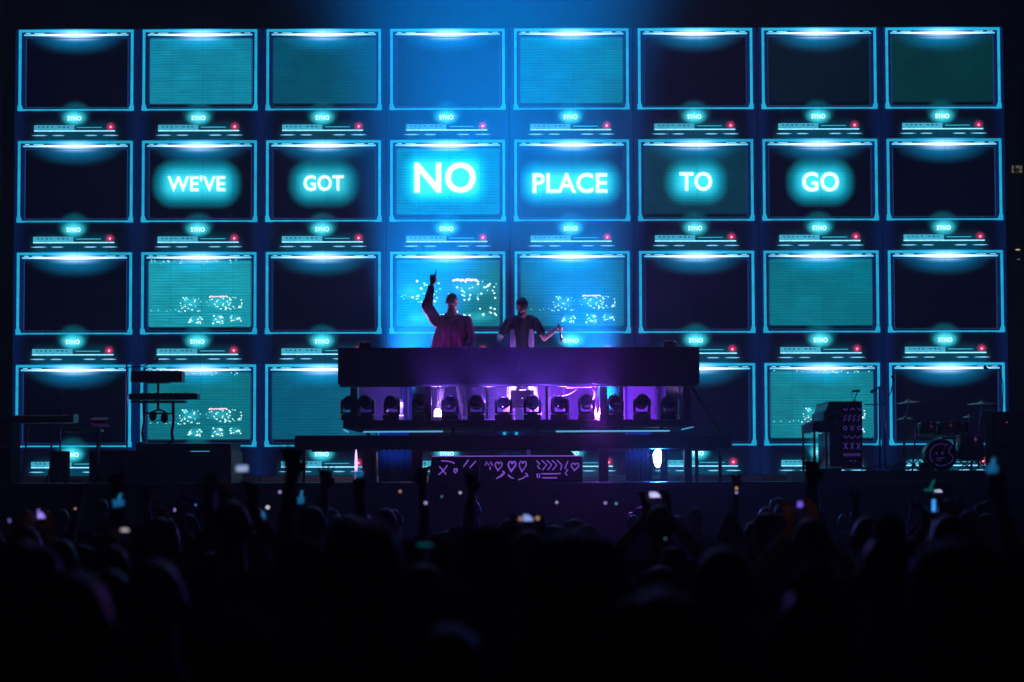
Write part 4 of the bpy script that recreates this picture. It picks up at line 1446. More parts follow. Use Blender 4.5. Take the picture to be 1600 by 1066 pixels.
class Body:
    def __init__(self):
        self.pr = []          # (p0, p1, r0, r1, material index)

    def cap(self, a, b, r0, r1, m):
        self.pr.append((Vector(a), Vector(b), r0, r1, m))

    def chain(self, pts, rs, m):
        for i in range(len(pts) - 1):
            self.cap(pts[i], pts[i + 1], rs[i], rs[i + 1], m)

    def hand(self, w, d, l, curl, spread=0.0, m=0, index_straight=False, s=1.0, thumb_in=0.3):
        """wrist w, finger direction d, direction l towards the thumb"""
        d = Vector(d).normalized()
        l = Vector(l)
        l = (l - d * l.dot(d)).normalized()
        n = d.cross(l).normalized()
        w = Vector(w)
        for k in (-0.026, -0.009, 0.009, 0.026):
            self.cap(w + d * 0.012 * s + l * k * 0.55 * s, w + d * 0.088 * s + l * k * s, 0.014 * s, 0.0125 * s, m)
        lens = (0.058, 0.072, 0.078, 0.070)
        for i, k in enumerate((-0.030, -0.0105, 0.0105, 0.030)):
            c = curl
            if index_straight and i == 3:
                c = 0.04
            a0 = w + d * 0.092 * s + l * k * s
            sp = spread * k / 0.03
            q = a0
            ang = c * 0.7
            for seg, fl in enumerate((0.45, 0.30, 0.25)):
                dd = (d * math.cos(ang) + n * math.sin(ang) + l * sp * math.cos(ang)).normalized()
                q2 = q + dd * lens[i] * fl * s * 1.12
                self.cap(q, q2, 0.0095 * s * (1 - 0.08 * seg), 0.0088 * s * (1 - 0.08 * seg), m)
                q = q2
                ang += c
        t0 = w + d * 0.03 * s + l * 0.03 * s
        t1 = t0 + (d * 0.6 + l * (0.8 - thumb_in) + n * thumb_in).normalized() * 0.04 * s
        t2 = t1 + (d * 0.9 + l * (0.35 - thumb_in) + n * thumb_in * 1.4).normalized() * 0.034 * s
        self.cap(t0, t1, 0.013 * s, 0.011 * s, m)
        self.cap(t1, t2, 0.011 * s, 0.009 * s, m)

    def head(self, c, hair='short', m_skin=0, m_hair=2, m_dark=4, tilt=0.0, beard=False, turn=0.0):
        rot = Matrix.Rotation(turn, 3, 'Z') @ Matrix.Rotation(tilt, 3, 'X')
        c = Vector(c)

        def P(x, y, z):
            return c + rot @ Vector((x, y, z))
        self.cap(P(0, 0.012, 0.032), P(0, 0.028, 0.028), 0.080, 0.083, m_skin if hair == 'bald' else m_hair)
        self.cap(P(0, -0.018, 0.0), P(0, -0.026, -0.045), 0.069, 0.056, m_skin)
        self.cap(P(-0.012, -0.030, -0.078), P(0.012, -0.030, -0.078), 0.036, 0.036, m_hair if beard else m_skin)
        self.cap(P(0, -0.085, 0.012), P(0, -0.103, -0.022), 0.010, 0.014, m_skin)      # nose
        for s in (-1, 1):
            self.cap(P(s * 0.078, 0.008, 0.012), P(s * 0.080, 0.010, -0.028), 0.015, 0.010, m_skin)   # ears
            self.cap(P(s * 0.016, -0.080, 0.024), P(s * 0.045, -0.070, 0.026), 0.006, 0.005, m_hair)  # brows
            self.cap(P(s * 0.030, -0.0785, 0.006), P(s * 0.031, -0.0785, 0.006), 0.0085, 0.0085, m_dark)  # eyes
            self.cap(P(s * 0.04, -0.052, -0.03), P(s * 0.035, -0.045, -0.05), 0.028, 0.024, m_skin)
        self.cap(P(-0.020, -0.080, -0.052), P(0.020, -0.080, -0.052), 0.008, 0.008, 5)
        if hair == 'short':
            self.cap(P(0, -0.018, 0.068), P(0, 0.035, 0.052), 0.062, 0.070, m_hair)
            self.cap(P(0, 0.045, 0.03), P(0, 0.045, -0.03), 0.066, 0.052, m_hair)
        elif hair == 'curly':
            rnd = random.Random(3)
            for _ in range(90):
                a, e = rnd.uniform(0, 6.28), rnd.uniform(0.15, 1.5)
                q = Vector((0.080 * math.cos(a) * math.cos(e), 0.015 + 0.086 * math.sin(a) * math.cos(e), 0.035 + 0.084 * math.sin(e)))
                if q.y < -0.055 and q.z < 0.075:
                    continue
                self.cap(P(*q), P(*(q * 1.03)), 0.015, 0.012, m_hair)
        elif hair == 'long':
            for s in (-1, 0, 1):
                self.chain([P(s * 0.05, 0.02, 0.06), P(s * 0.075, 0.045, -0.02), P(s * 0.085, 0.055, -0.14), P(s * 0.075, 0.065, -0.28)], [0.055, 0.05, 0.05, 0.028], m_hair)
            self.cap(P(0, -0.02, 0.07), P(0, 0.04, 0.055), 0.062, 0.068, m_hair)
        elif hair == 'bun':
            self.cap(P(0, -0.015, 0.068), P(0, 0.035, 0.052), 0.062, 0.07, m_hair)
            self.cap(P(0, 0.04, 0.13), P(0, 0.045, 0.135), 0.042, 0.04, m_hair)
        elif hair == 'cap':
            self.cap(P(0, -0.01, 0.062), P(0, 0.03, 0.055), 0.074, 0.076, 6)
            for s in (-0.04, 0, 0.04):
                self.cap(P(s, -0.07, 0.055), P(s * 0.9, -0.135, 0.045), 0.013, 0.010, 6)
        self.cap(P(0, 0.02, -0.06), c + Vector((0, 0.03, -0.17)), 0.060, 0.072, m_skin)   # neck

    def mesh(self, name, mats, voxel, wrinkle=0.0, smooth=4):
        b = MB()
        for p0, p1, r0, r1, m in self.pr:
            d = p1 - p0
            L_ = d.length
            if L_ < 1e-5:
                d = Vector((0, 0, 1))
                L_ = 1e-5
            q = d.to_track_quat('Z', 'Y').to_matrix()
            prof = []
            for i in range(6):
                a = math.pi / 2 * i / 5
                prof.append((max(r0 * math.sin(a), 1e-4), -r0 * math.cos(a)))
            for i in range(6):
                a = math.pi / 2 * i / 5
                prof.append((max(r1 * math.cos(a), 1e-4), L_ + r1 * math.sin(a)))
            b.lathe(prof, p0, 'Z', 14, q)
        me = b.mesh(name)
        o = bpy.data.objects.new(name, me)
        COL.objects.link(o)
        rm = o.modifiers.new('r', 'REMESH')
        rm.mode = 'VOXEL'
        rm.voxel_size = voxel
        sm = o.modifiers.new('s', 'SMOOTH')
        sm.factor = 0.5
        sm.iterations = smooth
        dg = bpy.context.evaluated_depsgraph_get()
        out = bpy.data.meshes.new_from_object(o.evaluated_get(dg))
        bpy.data.objects.remove(o)
        bpy.data.meshes.remove(me)
        n = len(out.vertices)
        co = np.empty(n * 3)
        out.vertices.foreach_get('co', co)
        co = co.reshape(-1, 3)
        best = np.full(n, 1e9)
        mi = np.zeros(n, int)
        for p0, p1, r0, r1, m in self.pr:
            a, d = np.array(p0), np.array(p1 - p0)
            L2 = max(d.dot(d), 1e-9)
            t = np.clip(((co - a) @ d) / L2, 0, 1)
            dist = np.linalg.norm(co - a - t[:, None] * d, axis=1) - (r0 + (r1 - r0) * t)
            k = dist < best - 0.0004
            best[k] = dist[k]
            mi[k] = m
        if wrinkle:
            no = np.empty(n * 3)
            out.vertices.foreach_get('normal', no)
            no = no.reshape(-1, 3)
            amp = np.zeros(n)
            for i in range(n):
                if mi[i] in (1, 3):
                    c_ = co[i]
                    amp[i] = noise.noise((c_[0] * 9, c_[1] * 9, c_[2] * 5)) + 0.6 * noise.noise((c_[0] * 24, c_[1] * 24, c_[2] * 13))
            co = co + no * (amp * wrinkle)[:, None]
            out.vertices.foreach_set('co', co.ravel())
        nf = len(out.polygons)
        tot = np.empty(nf, int)
        st_ = np.empty(nf, int)
        out.polygons.foreach_get('loop_start', st_)
        lv = np.empty(len(out.loops), int)
        out.loops.foreach_get('vertex_index', lv)
        for m in mats:
            out.materials.append(m)
        out.polygons.foreach_set('material_index', mi[lv[st_]])
        out.polygons.foreach_set('use_smooth', [True] * nf)
        out.update()
        out.name = name
        return out


def torso(b, m, w=1.0, m_hip=None, belly=1.0):
    for s in (-1, 1):
        b.chain([(s * 0.075, 0.0, 0.95), (s * 0.068 * w, 0.0, 1.10), (s * 0.085 * w, 0.0, 1.25), (s * 0.095 * w, 0.005, 1.37)], [0.105, 0.098 * belly, 0.108 * w, 0.098 * w], m)
        b.chain([(s * 0.05, 0.015, 1.43), (s * 0.13 * w, 0.012, 1.44), (s * 0.185 * w, 0.01, 1.425)], [0.07, 0.066, 0.066], m)
    b.cap((0, 0.0, 1.0), (0, 0.0, 1.38), 0.105, 0.10, m)


def legs(b, m, m_shoe, spread=0.10, bend=0.0):
    for s in (-1, 1):
        b.chain([(s * 0.09, 0, 0.94), (s * (0.095 + spread * 0.35), -0.03 - bend, 0.52), (s * (0.10 + spread), 0.01, 0.09)], [0.098, 0.064, 0.048], m)
        b.chain([(s * (0.10 + spread), 0.015, 0.04), (s * (0.115 + spread), -0.16, 0.03)], [0.04, 0.033], m_shoe)


def arm(b, s, elbow, wrist, m_up, m_fo, w=1.0, r=1.0, sleeve=0.5):
    sh = Vector((s * 0.195 * w, 0.01, 1.425))
    e, q = Vector(elbow), Vector(wrist)
    if sleeve < 1:
        mid = sh + (e - sh) * sleeve
        b.cap(sh, mid, 0.062 * r, 0.060 * r, m_up)
        b.cap(mid, e, 0.044, 0.040, m_fo)
    else:
        b.cap(sh, e, 0.064 * r, 0.052 * r, m_up)
    if sleeve > 1:
        c = e + (q - e) * 0.88
        b.cap(e, c, 0.052 * r, 0.042 * r, m_up)
        b.cap(c, q, 0.032, 0.028, 0)
    else:
        b.cap(e, q, 0.041, 0.028, m_fo)


def pmat(name, col, rough=0.85, **k):
    return mat(name, col, rough, bump=0.12, scale=30, spec=0.2, **k)


M_skin = pmat('skin', (0.42, 0.26, 0.20), 0.55)
M_skind = pmat('skin_dark', (0.20, 0.11, 0.08), 0.55)
M_hair = pmat('dark_hair', (0.012, 0.009, 0.008), 0.5)
M_eye = pmat('eye', (0.05, 0.04, 0.04), 0.6)
M_lip = pmat('lip', (0.28, 0.13, 0.12), 0.5)
M_jacket = pmat('crimson_jacket', (0.085, 0.007, 0.055))
M_tee = pmat('black_tee', (0.018, 0.018, 0.024))
M_teelit = pmat('lit_tee_sides', (0.34, 0.28, 0.46))
M_jean = pmat('pale_jeans', (0.75, 0.72, 0.78))
M_dkpant = pmat('dark_trousers', (0.02, 0.02, 0.025))
M_shoe = pmat('dark_shoe', (0.03, 0.03, 0.03))

# material slots: 0 skin 1 top 2 hair 3 trousers 4 eye 5 lip 6 cap/extra 7 shoe
# ---- performer in the crimson jacket, arm raised, one finger pointing up
b = Body()
torso(b, 1, 1.08)
# open jacket hem swinging out
for s, o_ in ((-1, 0.75), (1, 0.0)):
    b.chain([(s * 0.12, -0.02, 1.34), (s * (0.15 + 0.05 * o_), -0.05, 1.15), (s * (0.17 + 0.10 * o_), -0.06, 0.98)], [0.075, 0.075, 0.05], 1)
    b.chain([(s * 0.15, 0.05, 1.30), (s * (0.16 + 0.04 * o_), 0.07, 1.10), (s * (0.16 + 0.07 * o_), 0.07, 0.93)], [0.07, 0.065, 0.05], 1)
b.chain([(-0.06, -0.06, 1.46), (0, -0.075, 1.43), (0.06, -0.06, 1.46)], [0.035, 0.03, 0.035], 1)
b.chain([(-0.07, 0.03, 1.50), (0, 0.06, 1.52), (0.07, 0.03, 1.50)], [0.035, 0.035, 0.035], 1)
legs(b, 3, 7, 0.08)
sh = V(-0.21, 0.0, 1.42)
el = V(-0.33, -0.10, 1.62)
wr = V(-0.255, -0.12, 1.925)
b.chain([sh, el], [0.085, 0.080], 1)
b.chain([el, el + (wr - el) * 0.82], [0.080, 0.046], 1)
b.cap(el + (wr - el) * 0.8, wr, 0.032, 0.028, 0)
b.hand(wr, (0.10, 0.0, 1.0), (1, -0.15, 0), 1.35, 0.0, 0, True, 1.22, 0.7)
arm(b, 1, (0.30, -0.02, 1.14), (0.24, -0.26, 1.02), 1, 0, 1.08, 1.2, 1.5)
b.hand((0.24, -0.26, 1.02), (-0.1, -1, -0.25), (-1, 0, 0.2), 0.35, 0.05, 0)
b.head((0.015, -0.02, 1.685), 'short', tilt=R(14), turn=R(14), beard=True)
mats_a = [M_skin, M_jacket, M_hair, M_dkpant, M_eye, M_lip, pmat('plum_cap', (0.05, 0.02, 0.04)), M_shoe]
dja = b.mesh('performer_pointing', mats_a, 0.0075, 0.010)
pA = at(705, 600, 33.95)
pa = obj('person', dja, None, (pA.x, 33.95, PZ + 0.001))
pa.scale = (1.02, 1.02, 1.02)
pa.rotation_euler.z = R(-4)
tag(pa, 'person in crimson jacket behind the booth pointing one finger at the sky', 'person')

# ---- performer in the black tee, microphone in the hand
b = Body()
torso(b, 1, 0.90)
legs(b, 3, 7, 0.13)
# light on the tee's sides, put into a paler colour and bulges
for s in (-1, 1):
    b.chain([(s * 0.112, -0.040, 1.27), (s * 0.116, -0.045, 1.14), (s * 0.112, -0.050, 0.98)], [0.052, 0.058, 0.052], 6)
sh = V(-0.185, 0.0, 1.42)
el = V(-0.31, 0.02, 1.20)
wr = V(-0.335, -0.22, 1.15)
b.cap(sh, sh + (el - sh) * 0.72, 0.060, 0.062, 1)
b.cap(sh + (el - sh) * 0.6, el, 0.046, 0.044, 0)
b.cap(el, wr, 0.044, 0.030, 0)
b.hand(wr, (0.15, -0.8, -0.45), (0.9, -0.1, 0.3), 0.5, 0.05, 0)
sh = V(0.185, 0.0, 1.42)
el = V(0.315, -0.02, 1.175)
wr = V(0.455, -0.14, 1.275)
b.cap(sh, sh + (el - sh) * 0.62, 0.060, 0.062, 1)
b.cap(sh + (el - sh) * 0.5, el, 0.046, 0.044, 0)
b.cap(el, wr, 0.044, 0.030, 0)
b.hand(wr, (0.55, -0.35, 0.35), (0.2, -0.9, 0.3), 1.15, 0.0, 0, False, 1.05, 0.8)
b.head((0.0, -0.02, 1.625), 'curly', tilt=R(10), turn=R(-12), beard=True)
mats_b = [M_skin, M_tee, M_hair, M_jean, M_eye, M_lip, M_teelit, M_shoe]
djb = b.mesh('performer_tee', mats_b, 0.0075, 0.008)
pB = at(816, 600, 33.95)
pb = obj('person', djb, None, (pB.x, 33.95, PZ + 0.001))
pb.scale = (1.015, 1.015, 1.015)
tag(pb, 'person in black tee and pale jeans behind the booth holding a microphone', 'person')
mc = Vector((pB.x + 0.535, 33.95 - 0.20, PZ + 1.335))
mo = thing('hand_microphone', 'black hand microphone hanging from the fist of the performer in jeans', 'microphone', tuple(mc))
MB().tube([(-0.02, 0.0, 0.05), (0.005, 0, -0.03), (0.02, 0, -0.15)], [0.014, 0.013, 0.017], 10).build('handle', M_plastic, mo, True)
MB().ball((0.024, 0, -0.175), 0.027, 12, 8).build('grille', M_steel, mo, True)

# ---- the crowd: a few bodies, each copied to its own place
M_cl = [pmat('crowd_black', (0.012, 0.012, 0.014)), pmat('crowd_navy', (0.012, 0.016, 0.030)), pmat('crowd_plum', (0.035, 0.010, 0.030)), pmat('crowd_grey', (0.035, 0.035, 0.038))]
VOX = 0.009


def crowd_body(kind):
    b = Body()
    torso(b, 1, 0.98)
    legs(b, 3, 7, 0.05)
    hair = 'short'
    hand_at = None
    if kind == 'down':
        for s in (-1, 1):
            arm(b, s, (s * 0.26, 0.02, 1.15), (s * 0.25, -0.10, 0.92), 1, 0)
            b.hand((s * 0.25, -0.10, 0.92), (0, -0.2, -1), (-s * 0.3, -1, 0), 0.35, 0.02)
    elif kind == 'long':
        hair = 'long'
        for s in (-1, 1):
            arm(b, s, (s * 0.25, 0.03, 1.16), (s * 0.14, -0.20, 1.06), 1, 0)
            b.hand((s * 0.14, -0.20, 1.06), (-s, -0.4, 0.1), (0, -0.3, 1), 0.5)
    elif kind == 'cap':
        hair = 'cap'
        for s in (-1, 1):
            arm(b, s, (s * 0.27, 0.0, 1.15), (s * 0.20, -0.20, 1.02), 1, 0)
            b.hand((s * 0.20, -0.20, 1.02), (-s * 0.5, -1, 0), (-s * 0.2, 0, 1), 0.5)
    elif kind == 'bun':
        hair = 'bun'
        for s in (-1, 1):
            arm(b, s, (s * 0.26, 0.02, 1.16), (s * 0.22, -0.14, 0.96), 1, 0)
            b.hand((s * 0.22, -0.14, 0.96), (0, -0.5, -1), (-s, -0.3, 0), 0.4)
    elif kind == 'one_up':
        arm(b, 1, (0.27, -0.10, 1.66), (0.25, -0.16, 1.93), 1, 0)
        b.hand((0.25, -0.16, 1.93), (-0.02, -0.06, 1), (-1, 0, 0), 0.10, 0.35)
        arm(b, -1, (-0.26, 0.02, 1.15), (-0.25, -0.10, 0.92), 1, 0)
        b.hand((-0.25, -0.10, 0.92), (0, -0.2, -1), (0.3, -1, 0), 0.35)
        hand_at = V(0.25, -0.16, 2.03)
    elif kind == 'both_up':
        hair = 'long'
        for s in (-1, 1):
            arm(b, s, (s * 0.31, -0.10, 1.63), (s * 0.26, -0.16, 1.90), 1, 0)
            b.hand((s * 0.26, -0.16, 1.90), (s * 0.12, -0.06, 1), (-s, 0, 0), 0.12, 0.38)
        hand_at = V(0.26, -0.16, 2.0)
    elif kind == 'phone':
        for s in (-1, 1):
            arm(b, s, (s * 0.25, -0.22, 1.50), (s * 0.055, -0.33, 1.72), 1, 0)
            b.hand((s * 0.055, -0.33, 1.72), (0.0, -0.10, 1), (-s * 0.6, -0.6, 0.2), 0.55, 0.0, 0, False, 1.0, 0.6)
        hand_at = V(0.0, -0.385, 1.84)
    elif kind == 'cup':
        arm(b, 1, (0.28, -0.16, 1.60), (0.24, -0.26, 1.84), 1, 0)
        b.hand((0.24, -0.26, 1.84), (0.0, -0.45, 1), (-1, -0.2, 0), 0.75, 0.0, 0, False, 1.0, 0.6)
        arm(b, -1, (-0.26, 0.02, 1.15), (-0.25, -0.10, 0.92), 1, 0)
        b.hand((-0.25, -0.10, 0.92), (0, -0.2, -1), (0.3, -1, 0), 0.35)
        hand_at = V(0.23, -0.345, 1.945)
    b.head((0, -0.015, 1.665), hair)
    mats = [M_skin, M_cl[0], M_hair, M_dkpant, M_eye, M_lip, M_cl[1], M_shoe]
    return b.mesh('crowd_' + kind, mats, VOX, 0.0, 3), hand_at


CROWD = {k: crowd_body(k) for k in ('down', 'long', 'cap', 'bun', 'one_up', 'both_up', 'phone', 'cup')}
SAY = {'down': 'short haired person in the crowd', 'long': 'long haired person in the crowd',
       'cap': 'person in a cap in the crowd', 'bun': 'person with a hair bun in the crowd',
       'one_up': 'person in the crowd raising one hand', 'both_up': 'person in the crowd raising both hands',
       'phone': 'person in the crowd holding up a phone', 'cup': 'person in the crowd lifting a cup'}
taken = []


def person(kind, x, y, h, rz=0.0, label=None, flip=1):
    me, hand_ = CROWD[kind]
    o = obj('person', me, None, (x, y, 0.002))
    s = h / 1.785
    o.scale = (s * flip, s, s)
    o.rotation_euler.z = math.pi + rz
    m = random.choice(M_cl)
    o.material_slots[1].link = 'OBJECT'
    o.material_slots[1].material = m
    if random.random() < 0.35:
        o.material_slots[0].link = 'OBJECT'
        o.material_slots[0].material = M_skind
    side = ('before the keyboard corner' if x < -2.6 else 'before the tube lamp' if x < -0.9 else 'before the glyph case' if x < 0.9
            else 'before the flood lamp' if x < 2.6 else 'before the piano')
    deep = 'near the stage' if y > 22 else 'midway back' if y > 12 else 'far back'
    tag(o, label or '%s %s, %s' % (SAY[kind], side, deep), 'person', None if label else 'concert crowd')
    taken.append((x, y))
    return o


def reach(kind, px, py, Y, label=None, flip=1, rz=0.0):
    """stand a person so that the raised hand is where the photograph has it"""
    hd = CROWD[kind][1]
    p_ = at(px, py, Y)
    s = p_.z / hd.z
    h = min(1.95, max(1.58, 1.785 * s))
    s = h / 1.785
    off = Matrix.Rotation(math.pi + rz, 3, 'Z') @ Vector((hd.x * s * flip, hd.y * s, 0))
    o = person(kind, p_.x - off.x, p_.y - off.y, h, rz, label, flip)
    return o, Vector((p_.x, p_.y, hd.z * s))


random.seed(11)
# raised hands that show against the stage
for kind, px, py, Y, fl in (('one_up', 455, 716, 10.5, 1), ('one_up', 508, 744, 16, 1), ('both_up', 185, 752, 14.0, 1), ('one_up', 332, 748, 17, 1),
                            ('one_up', 660, 740, 17, -1), ('one_up', 735, 750, 15, 1), ('one_up', 1268, 730, 12, 1), ('both_up', 228, 766, 18, -1),
                            ('one_up', 1150, 750, 21, 1), ('one_up', 1335, 774, 19, 1), ('both_up', 290, 775, 22, 1), ('one_up', 1480, 780, 22, 1)):
    reach(kind, px, py, Y, None, fl)

# phones, cups and lights held up
PHONES = []


def phone_mat(name, rgb, es):
    t = NT(name)
    n = t.noise(38.0, 2.0)
    e = t.mul(t.math('MULTIPLY_ADD', n, 1.8, 0.1), rgb)
    t.l.new(e, t.p.inputs['Emission Color'])
    t.p.inputs['Emission Strength'].default_value = es
    t.m.cycles.emission_sampling = 'NONE'
    return t.m


def phone(p_, w, h, rgb, es, label, tilt=0.0):
    o = thing('phone', label, 'phone', tuple(p_), tilt, 'phones held up in the crowd')
    MB().bbox((-w / 2, -0.0, -h / 2), (w / 2, 0.009, h / 2), 0.003).build('case', M_plastic, o)
    MB().box((-w / 2 + 0.004, -0.002, -h / 2 + 0.005), (w / 2 - 0.004, -0.0005, h / 2 - 0.005)).build('screen', phone_mat('phone_picture', rgb, es), o)
    MB().lathe([(0.006, 0.009), (0.006, 0.012)], (w * 0.3, 0, h * 0.38), 'Y', 8).build('camera_lens', M_lens, o)
    return o


def held_phone(px, py, Y, wp, hp_, rgb, es, label):
    o, q = reach('phone', px, py + 2, Y, 'person in the crowd holding up the %s' % label[0])
    w, h = sz(wp, Y), sz(hp_, Y)
    return phone(at(px, py, Y) + Vector((0, 0.0, 0)), w, h, rgb, es, label[1])


held_phone(65, 803, 12, 15, 17, (0.35, 0.25, 1.0), 0.9, ('violet lit phone by the keyboards side', 'phone glowing violet blue above a warm lit hand in the crowd'))
held_phone(197, 828, 10, 19, 8, (0.9, 0.75, 0.85), 0.55, ('wide pale phone', 'wide phone with a pale pinkish white screen in the crowd'))
held_phone(378, 732, 11, 21, 13, (0.35, 0.45, 0.75), 0.8, ('phone filming the red light of a television', 'phone showing pale pink and blue in front of the keyboard riser'))
held_phone(1025, 773, 14, 22, 11, (0.55, 0.55, 0.95), 1.1, ('phone below the blazing flood lamp', 'wide phone showing the bright stage below the blazing flood lamp'))
held_phone(826, 809, 12, 20, 13, (0.30, 0.42, 0.95), 0.8, ('phone with coloured spots of light', 'phone with white blue and orange spots below the glyph case'))
held_phone(1250, 788, 11, 10, 12, (0.20, 0.12, 0.95), 0.9, ('deep blue lit phone between warm lit hands', 'small phone glowing deep blue between two warm lit hands'))
held_phone(1459, 790, 13, 8, 22, (0.05, 0.35, 1.0), 1.0, ('upright bright blue phone', 'upright phone with a bright blue screen below the bass drum'))
held_phone(1467, 767, 18, 15, 7, (0.5, 0.55, 0.85), 0.9, ('phone with a pale striped screen', 'phone with a pale striped screen beside the cyan glow sticks'))
held_phone(273, 796, 15, 4, 9, (0.5, 0.3, 1.0), 0.9, ('slim violet phone', 'slim upright phone glowing violet among raised hands'))
held_phone(15, 813, 12, 5, 9, (0.25, 0.25, 0.9), 0.7, ('dim blue phone at the crowd edge', 'dim blue phone at the keyboards edge of the crowd'))
held_phone(306, 789, 17, 4, 5, (0.05, 0.35, 0.9), 0.8, ('tiny blue phone', 'tiny blue lit phone beside the slim violet one'))
held_phone(668, 851, 8, 34, 9, (0.0, 0.20, 0.26), 0.25, ('dim teal phone low in the crowd', 'dim teal phone held low in the crowd below the glyph case'))
# warm glow on the hands round the small phone
pw = at(1241, 793, 10.95)
point('phone_torch', (pw.x, pw.y - 0.10, pw.z + 0.02), 0.008, (1.0, 0.50, 0.16), 0.01)
pw = at(60, 812, 11.9)
point('phone_torch', (pw.x, pw.y - 0.08, pw.z), 0.005, (1.0, 0.5, 0.2), 0.01)

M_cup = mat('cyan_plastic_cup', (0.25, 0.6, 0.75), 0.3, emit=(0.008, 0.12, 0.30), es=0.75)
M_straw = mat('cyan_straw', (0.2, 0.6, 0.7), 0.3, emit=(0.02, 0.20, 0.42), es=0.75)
for px, py, Y, wp, hp_, say in ((185, 787, 12, 19, 12, 'blue cup with a glowing straw lifted in front of the keyboards'), (1550, 735, 10, 19, 15, 'pale cyan cup with straw lifted in front of the drum kit'),
                               (560, 741, 14, 16, 10, 'cyan cup lifted in front of the slim violet tube lamp'), (470, 783, 14, 11, 13, 'small cyan cup lifted beside the tall raised arm'),
                               (410, 809, 12, 11, 7, 'dim cyan cup held low beside the tall raised arm')):
    o_, q = reach('cup', px, py + 6, Y, 'person lifting the ' + say.split(' lifted')[0].split(' held')[0] + ' ' + ' '.join(say.split()[-3:]), -1)
    p_ = at(px, py, Y)
    o = thing('drinking_cup', say, 'cup', tuple(p_), 0, 'cups lifted in the crowd')
    w, h = sz(wp, Y) / 2, sz(hp_, Y)
    MB().lathe([(w * 0.8, -h / 2), (w, h / 2), (w * 0.94, h / 2), (w * 0.76, -h / 2 + 0.004)], (0, 0, 0), 'Z', 16).build('cup_wall', M_cup, o, True)
    MB().tube([(0, 0, -h * 0.3), (w * 0.15, 0, h * 0.9), (w * 0.45, 0, h * 1.25)], 0.0045 + 0.0002 * Y, 6).build('straw', M_straw, o, True)
# crossed glow sticks
for a, b_, say in (((1444, 766), (1466, 766), 'cyan glow stick held level above the bright blue phone'), ((1453, 764), (1460, 750), 'cyan glow stick held slanting above the bright blue phone')):
    Yg = 13.2
    tag(MB().tube([at(*a, Yg), at(*b_, Yg)], sz(1.1, Yg), 6).build('glow_stick', mat('glow_stick_cyan', (0.1, 0.4, 0.4), 0.4, emit=(0.0, 0.16, 0.17), es=0.8), None, True), say, 'glow stick')
# small torch lights scattered in the crowd
M_dots = {'w': mat('torch_white', (0.9, 0.9, 0.9), 0.4, emit=(0.85, 0.85, 0.95), es=0.8), 'v': mat('torch_violet', (0.7, 0.6, 0.9), 0.4, emit=(0.6, 0.42, 1.0), es=0.7),
          'o': mat('torch_orange', (0.9, 0.6, 0.4), 0.4, emit=(1.0, 0.55, 0.30), es=0.5), 'c': mat('torch_cyan', (0.5, 0.8, 0.9), 0.4, emit=(0.3, 0.8, 0.95), es=0.45)}
dots = [(437, 769, 2.2, 'v'), (418, 793, 2.8, 'w'), (625, 768, 2.0, 'o'), (665, 786, 2.6, 'v'), (719, 770, 1.8, 'w'), (813, 811, 2.6, 'o'), (840, 810, 2.8, 'o'), (870, 785, 1.6, 'w'), (946, 786, 2.0, 'v'),
        (963, 787, 1.8, 'c'), (1037, 778, 2.0, 'o'), (1151, 763, 2.2, 'o'), (1151, 770, 1.8, 'v'), (117, 795, 1.4, 'o'), (75, 799, 1.2, 'w'), (960, 930, 1.6, 'v'), (690, 776, 1.2, 'c'), (1040, 842, 1.0, 'c')]
for i, (px, py, r_, k) in enumerate(dots):
    Y = 15.0 if py < 800 else 11.6
    p_ = at(px, py, Y)
    r_ = sz(r_, Y)
    o = tag(MB().lathe([(r_ * 0.5, -0.006), (r_, 0.0), (r_, 0.02), (r_ * 0.6, 0.03)], p_, 'Y', 10).build('phone_torch', M_dots[k], None, True),
            {'w': 'tiny white phone torch shining in the crowd', 'v': 'tiny violet phone light shining in the crowd', 'o': 'tiny orange phone light shining in the crowd', 'c': 'tiny cyan phone light shining in the crowd'}[k], 'phone light', 'small lights in the crowd')

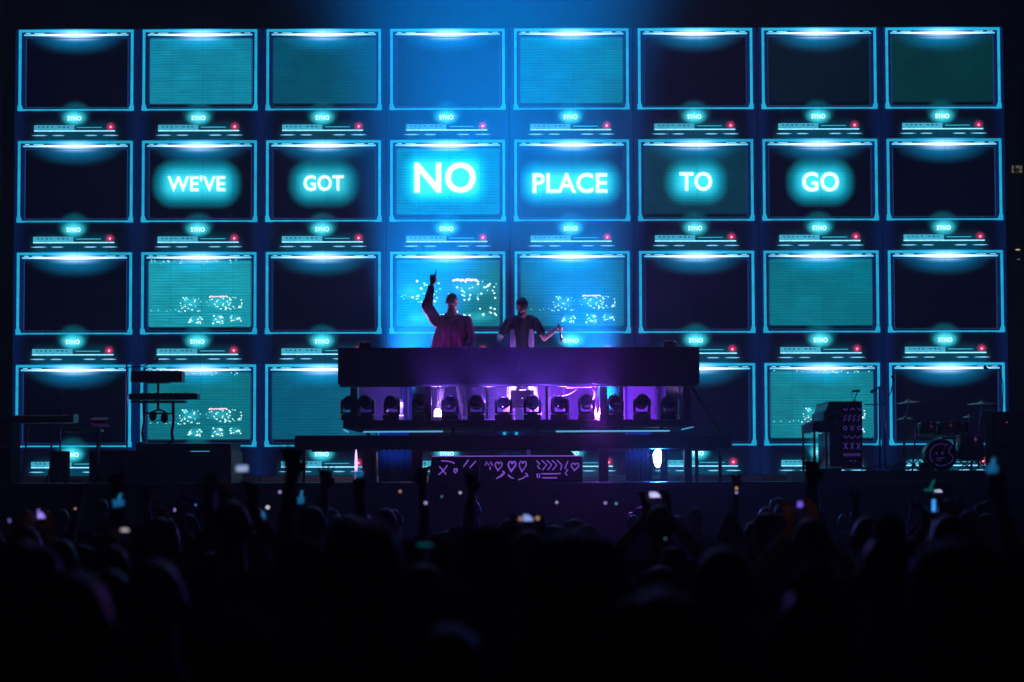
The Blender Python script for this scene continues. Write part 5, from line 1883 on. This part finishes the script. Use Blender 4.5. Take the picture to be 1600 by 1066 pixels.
# near heads and shoulders that close the foot of the picture, then the mass of the crowd
random.seed(23)
near = [('long', 900, 5.6, 836, 0), ('down', 570, 5.4, 800, 0), ('cap', 365, 4.6, 960, 0), ('bun', 1270, 4.8, 925, 0), ('down', 110, 4.7, 900, 0), ('long', 1500, 4.9, 850, 0), ('down', 700, 4.5, 985, 0), ('long', 1030, 4.4, 930, 0), ('down', 240, 6.2, 880, 0), ('down', 1130, 6.4, 860, 0), ('bun', 1390, 6.2, 840, 0), ('cap', 470, 6.6, 850, 0), ('long', 30, 6.4, 850, 0), ('cap', 760, 6.9, 830, 0)]
for kind, px, Y, py, rz_ in near:
    p_ = at(px, py, Y)
    person(kind, p_.x, Y, max(1.55, min(1.95, p_.z)), random.uniform(-0.3, 0.3))
n = 0
for row in range(17):
    Y0 = 7.6 + row * 1.32
    half = 800 / F * Y0 + 0.2
    k = max(2, int(2 * half / (0.92 + row * 0.045)))
    for i in range(k):
        x = -half + (i + 0.5 + random.uniform(-0.28, 0.28)) * 2 * half / k
        y = Y0 + random.uniform(-0.35, 0.35)
        if any((x - a) ** 2 + (y - c) ** 2 < 0.30 for a, c in taken):
            continue
        kind = random.choice(('down', 'down', 'long', 'long', 'cap', 'bun', 'down', 'one_up' if row > 9 else 'down', 'both_up' if row > 11 else 'long'))
        h = random.gauss(1.70, 0.06)
        if kind in ('one_up', 'both_up'):
            h = random.uniform(1.58, 1.66)
        person(kind, x, y, max(1.55, min(1.84, h)), random.uniform(-0.4, 0.4))
        n += 1
print('CROWD', n, len(taken))

# thin magenta spots added to streak a few shoulders at the back
spot('shoulder_fill', (-1.6, 1.5, 5.5), tuple(at(372, 985, 4.6)), 5, (0.9, 0.05, 1.0), 10, 1.0)
spot('shoulder_fill', (1.6, 1.5, 5.5), tuple(at(1250, 960, 4.8)), 1.2, (0.6, 0.05, 1.0), 12, 1.0)

# ================================================================== HAZE
hz = MB().box((-41, -3.5, -1.0), (41, 63, 15.5)).build('haze', [])
hm = bpy.data.materials.new('stage_haze')
hm.use_nodes = True
hn = hm.node_tree.nodes
for k in list(hn):
    if k.type == 'BSDF_PRINCIPLED':
        hn.remove(k)
pv = hn.new('ShaderNodeVolumePrincipled')
pv.inputs['Color'].default_value = (0.95, 0.97, 1.0, 1)
pv.inputs['Density'].default_value = HAZE
pv.inputs['Anisotropy'].default_value = 0.45
hm.node_tree.links.new(pv.outputs[0], hn['Material Output'].inputs['Volume'])
hz.data.materials.append(hm)
tag(hz, 'thin stage haze hanging in the night air', 'haze', kind='stuff')
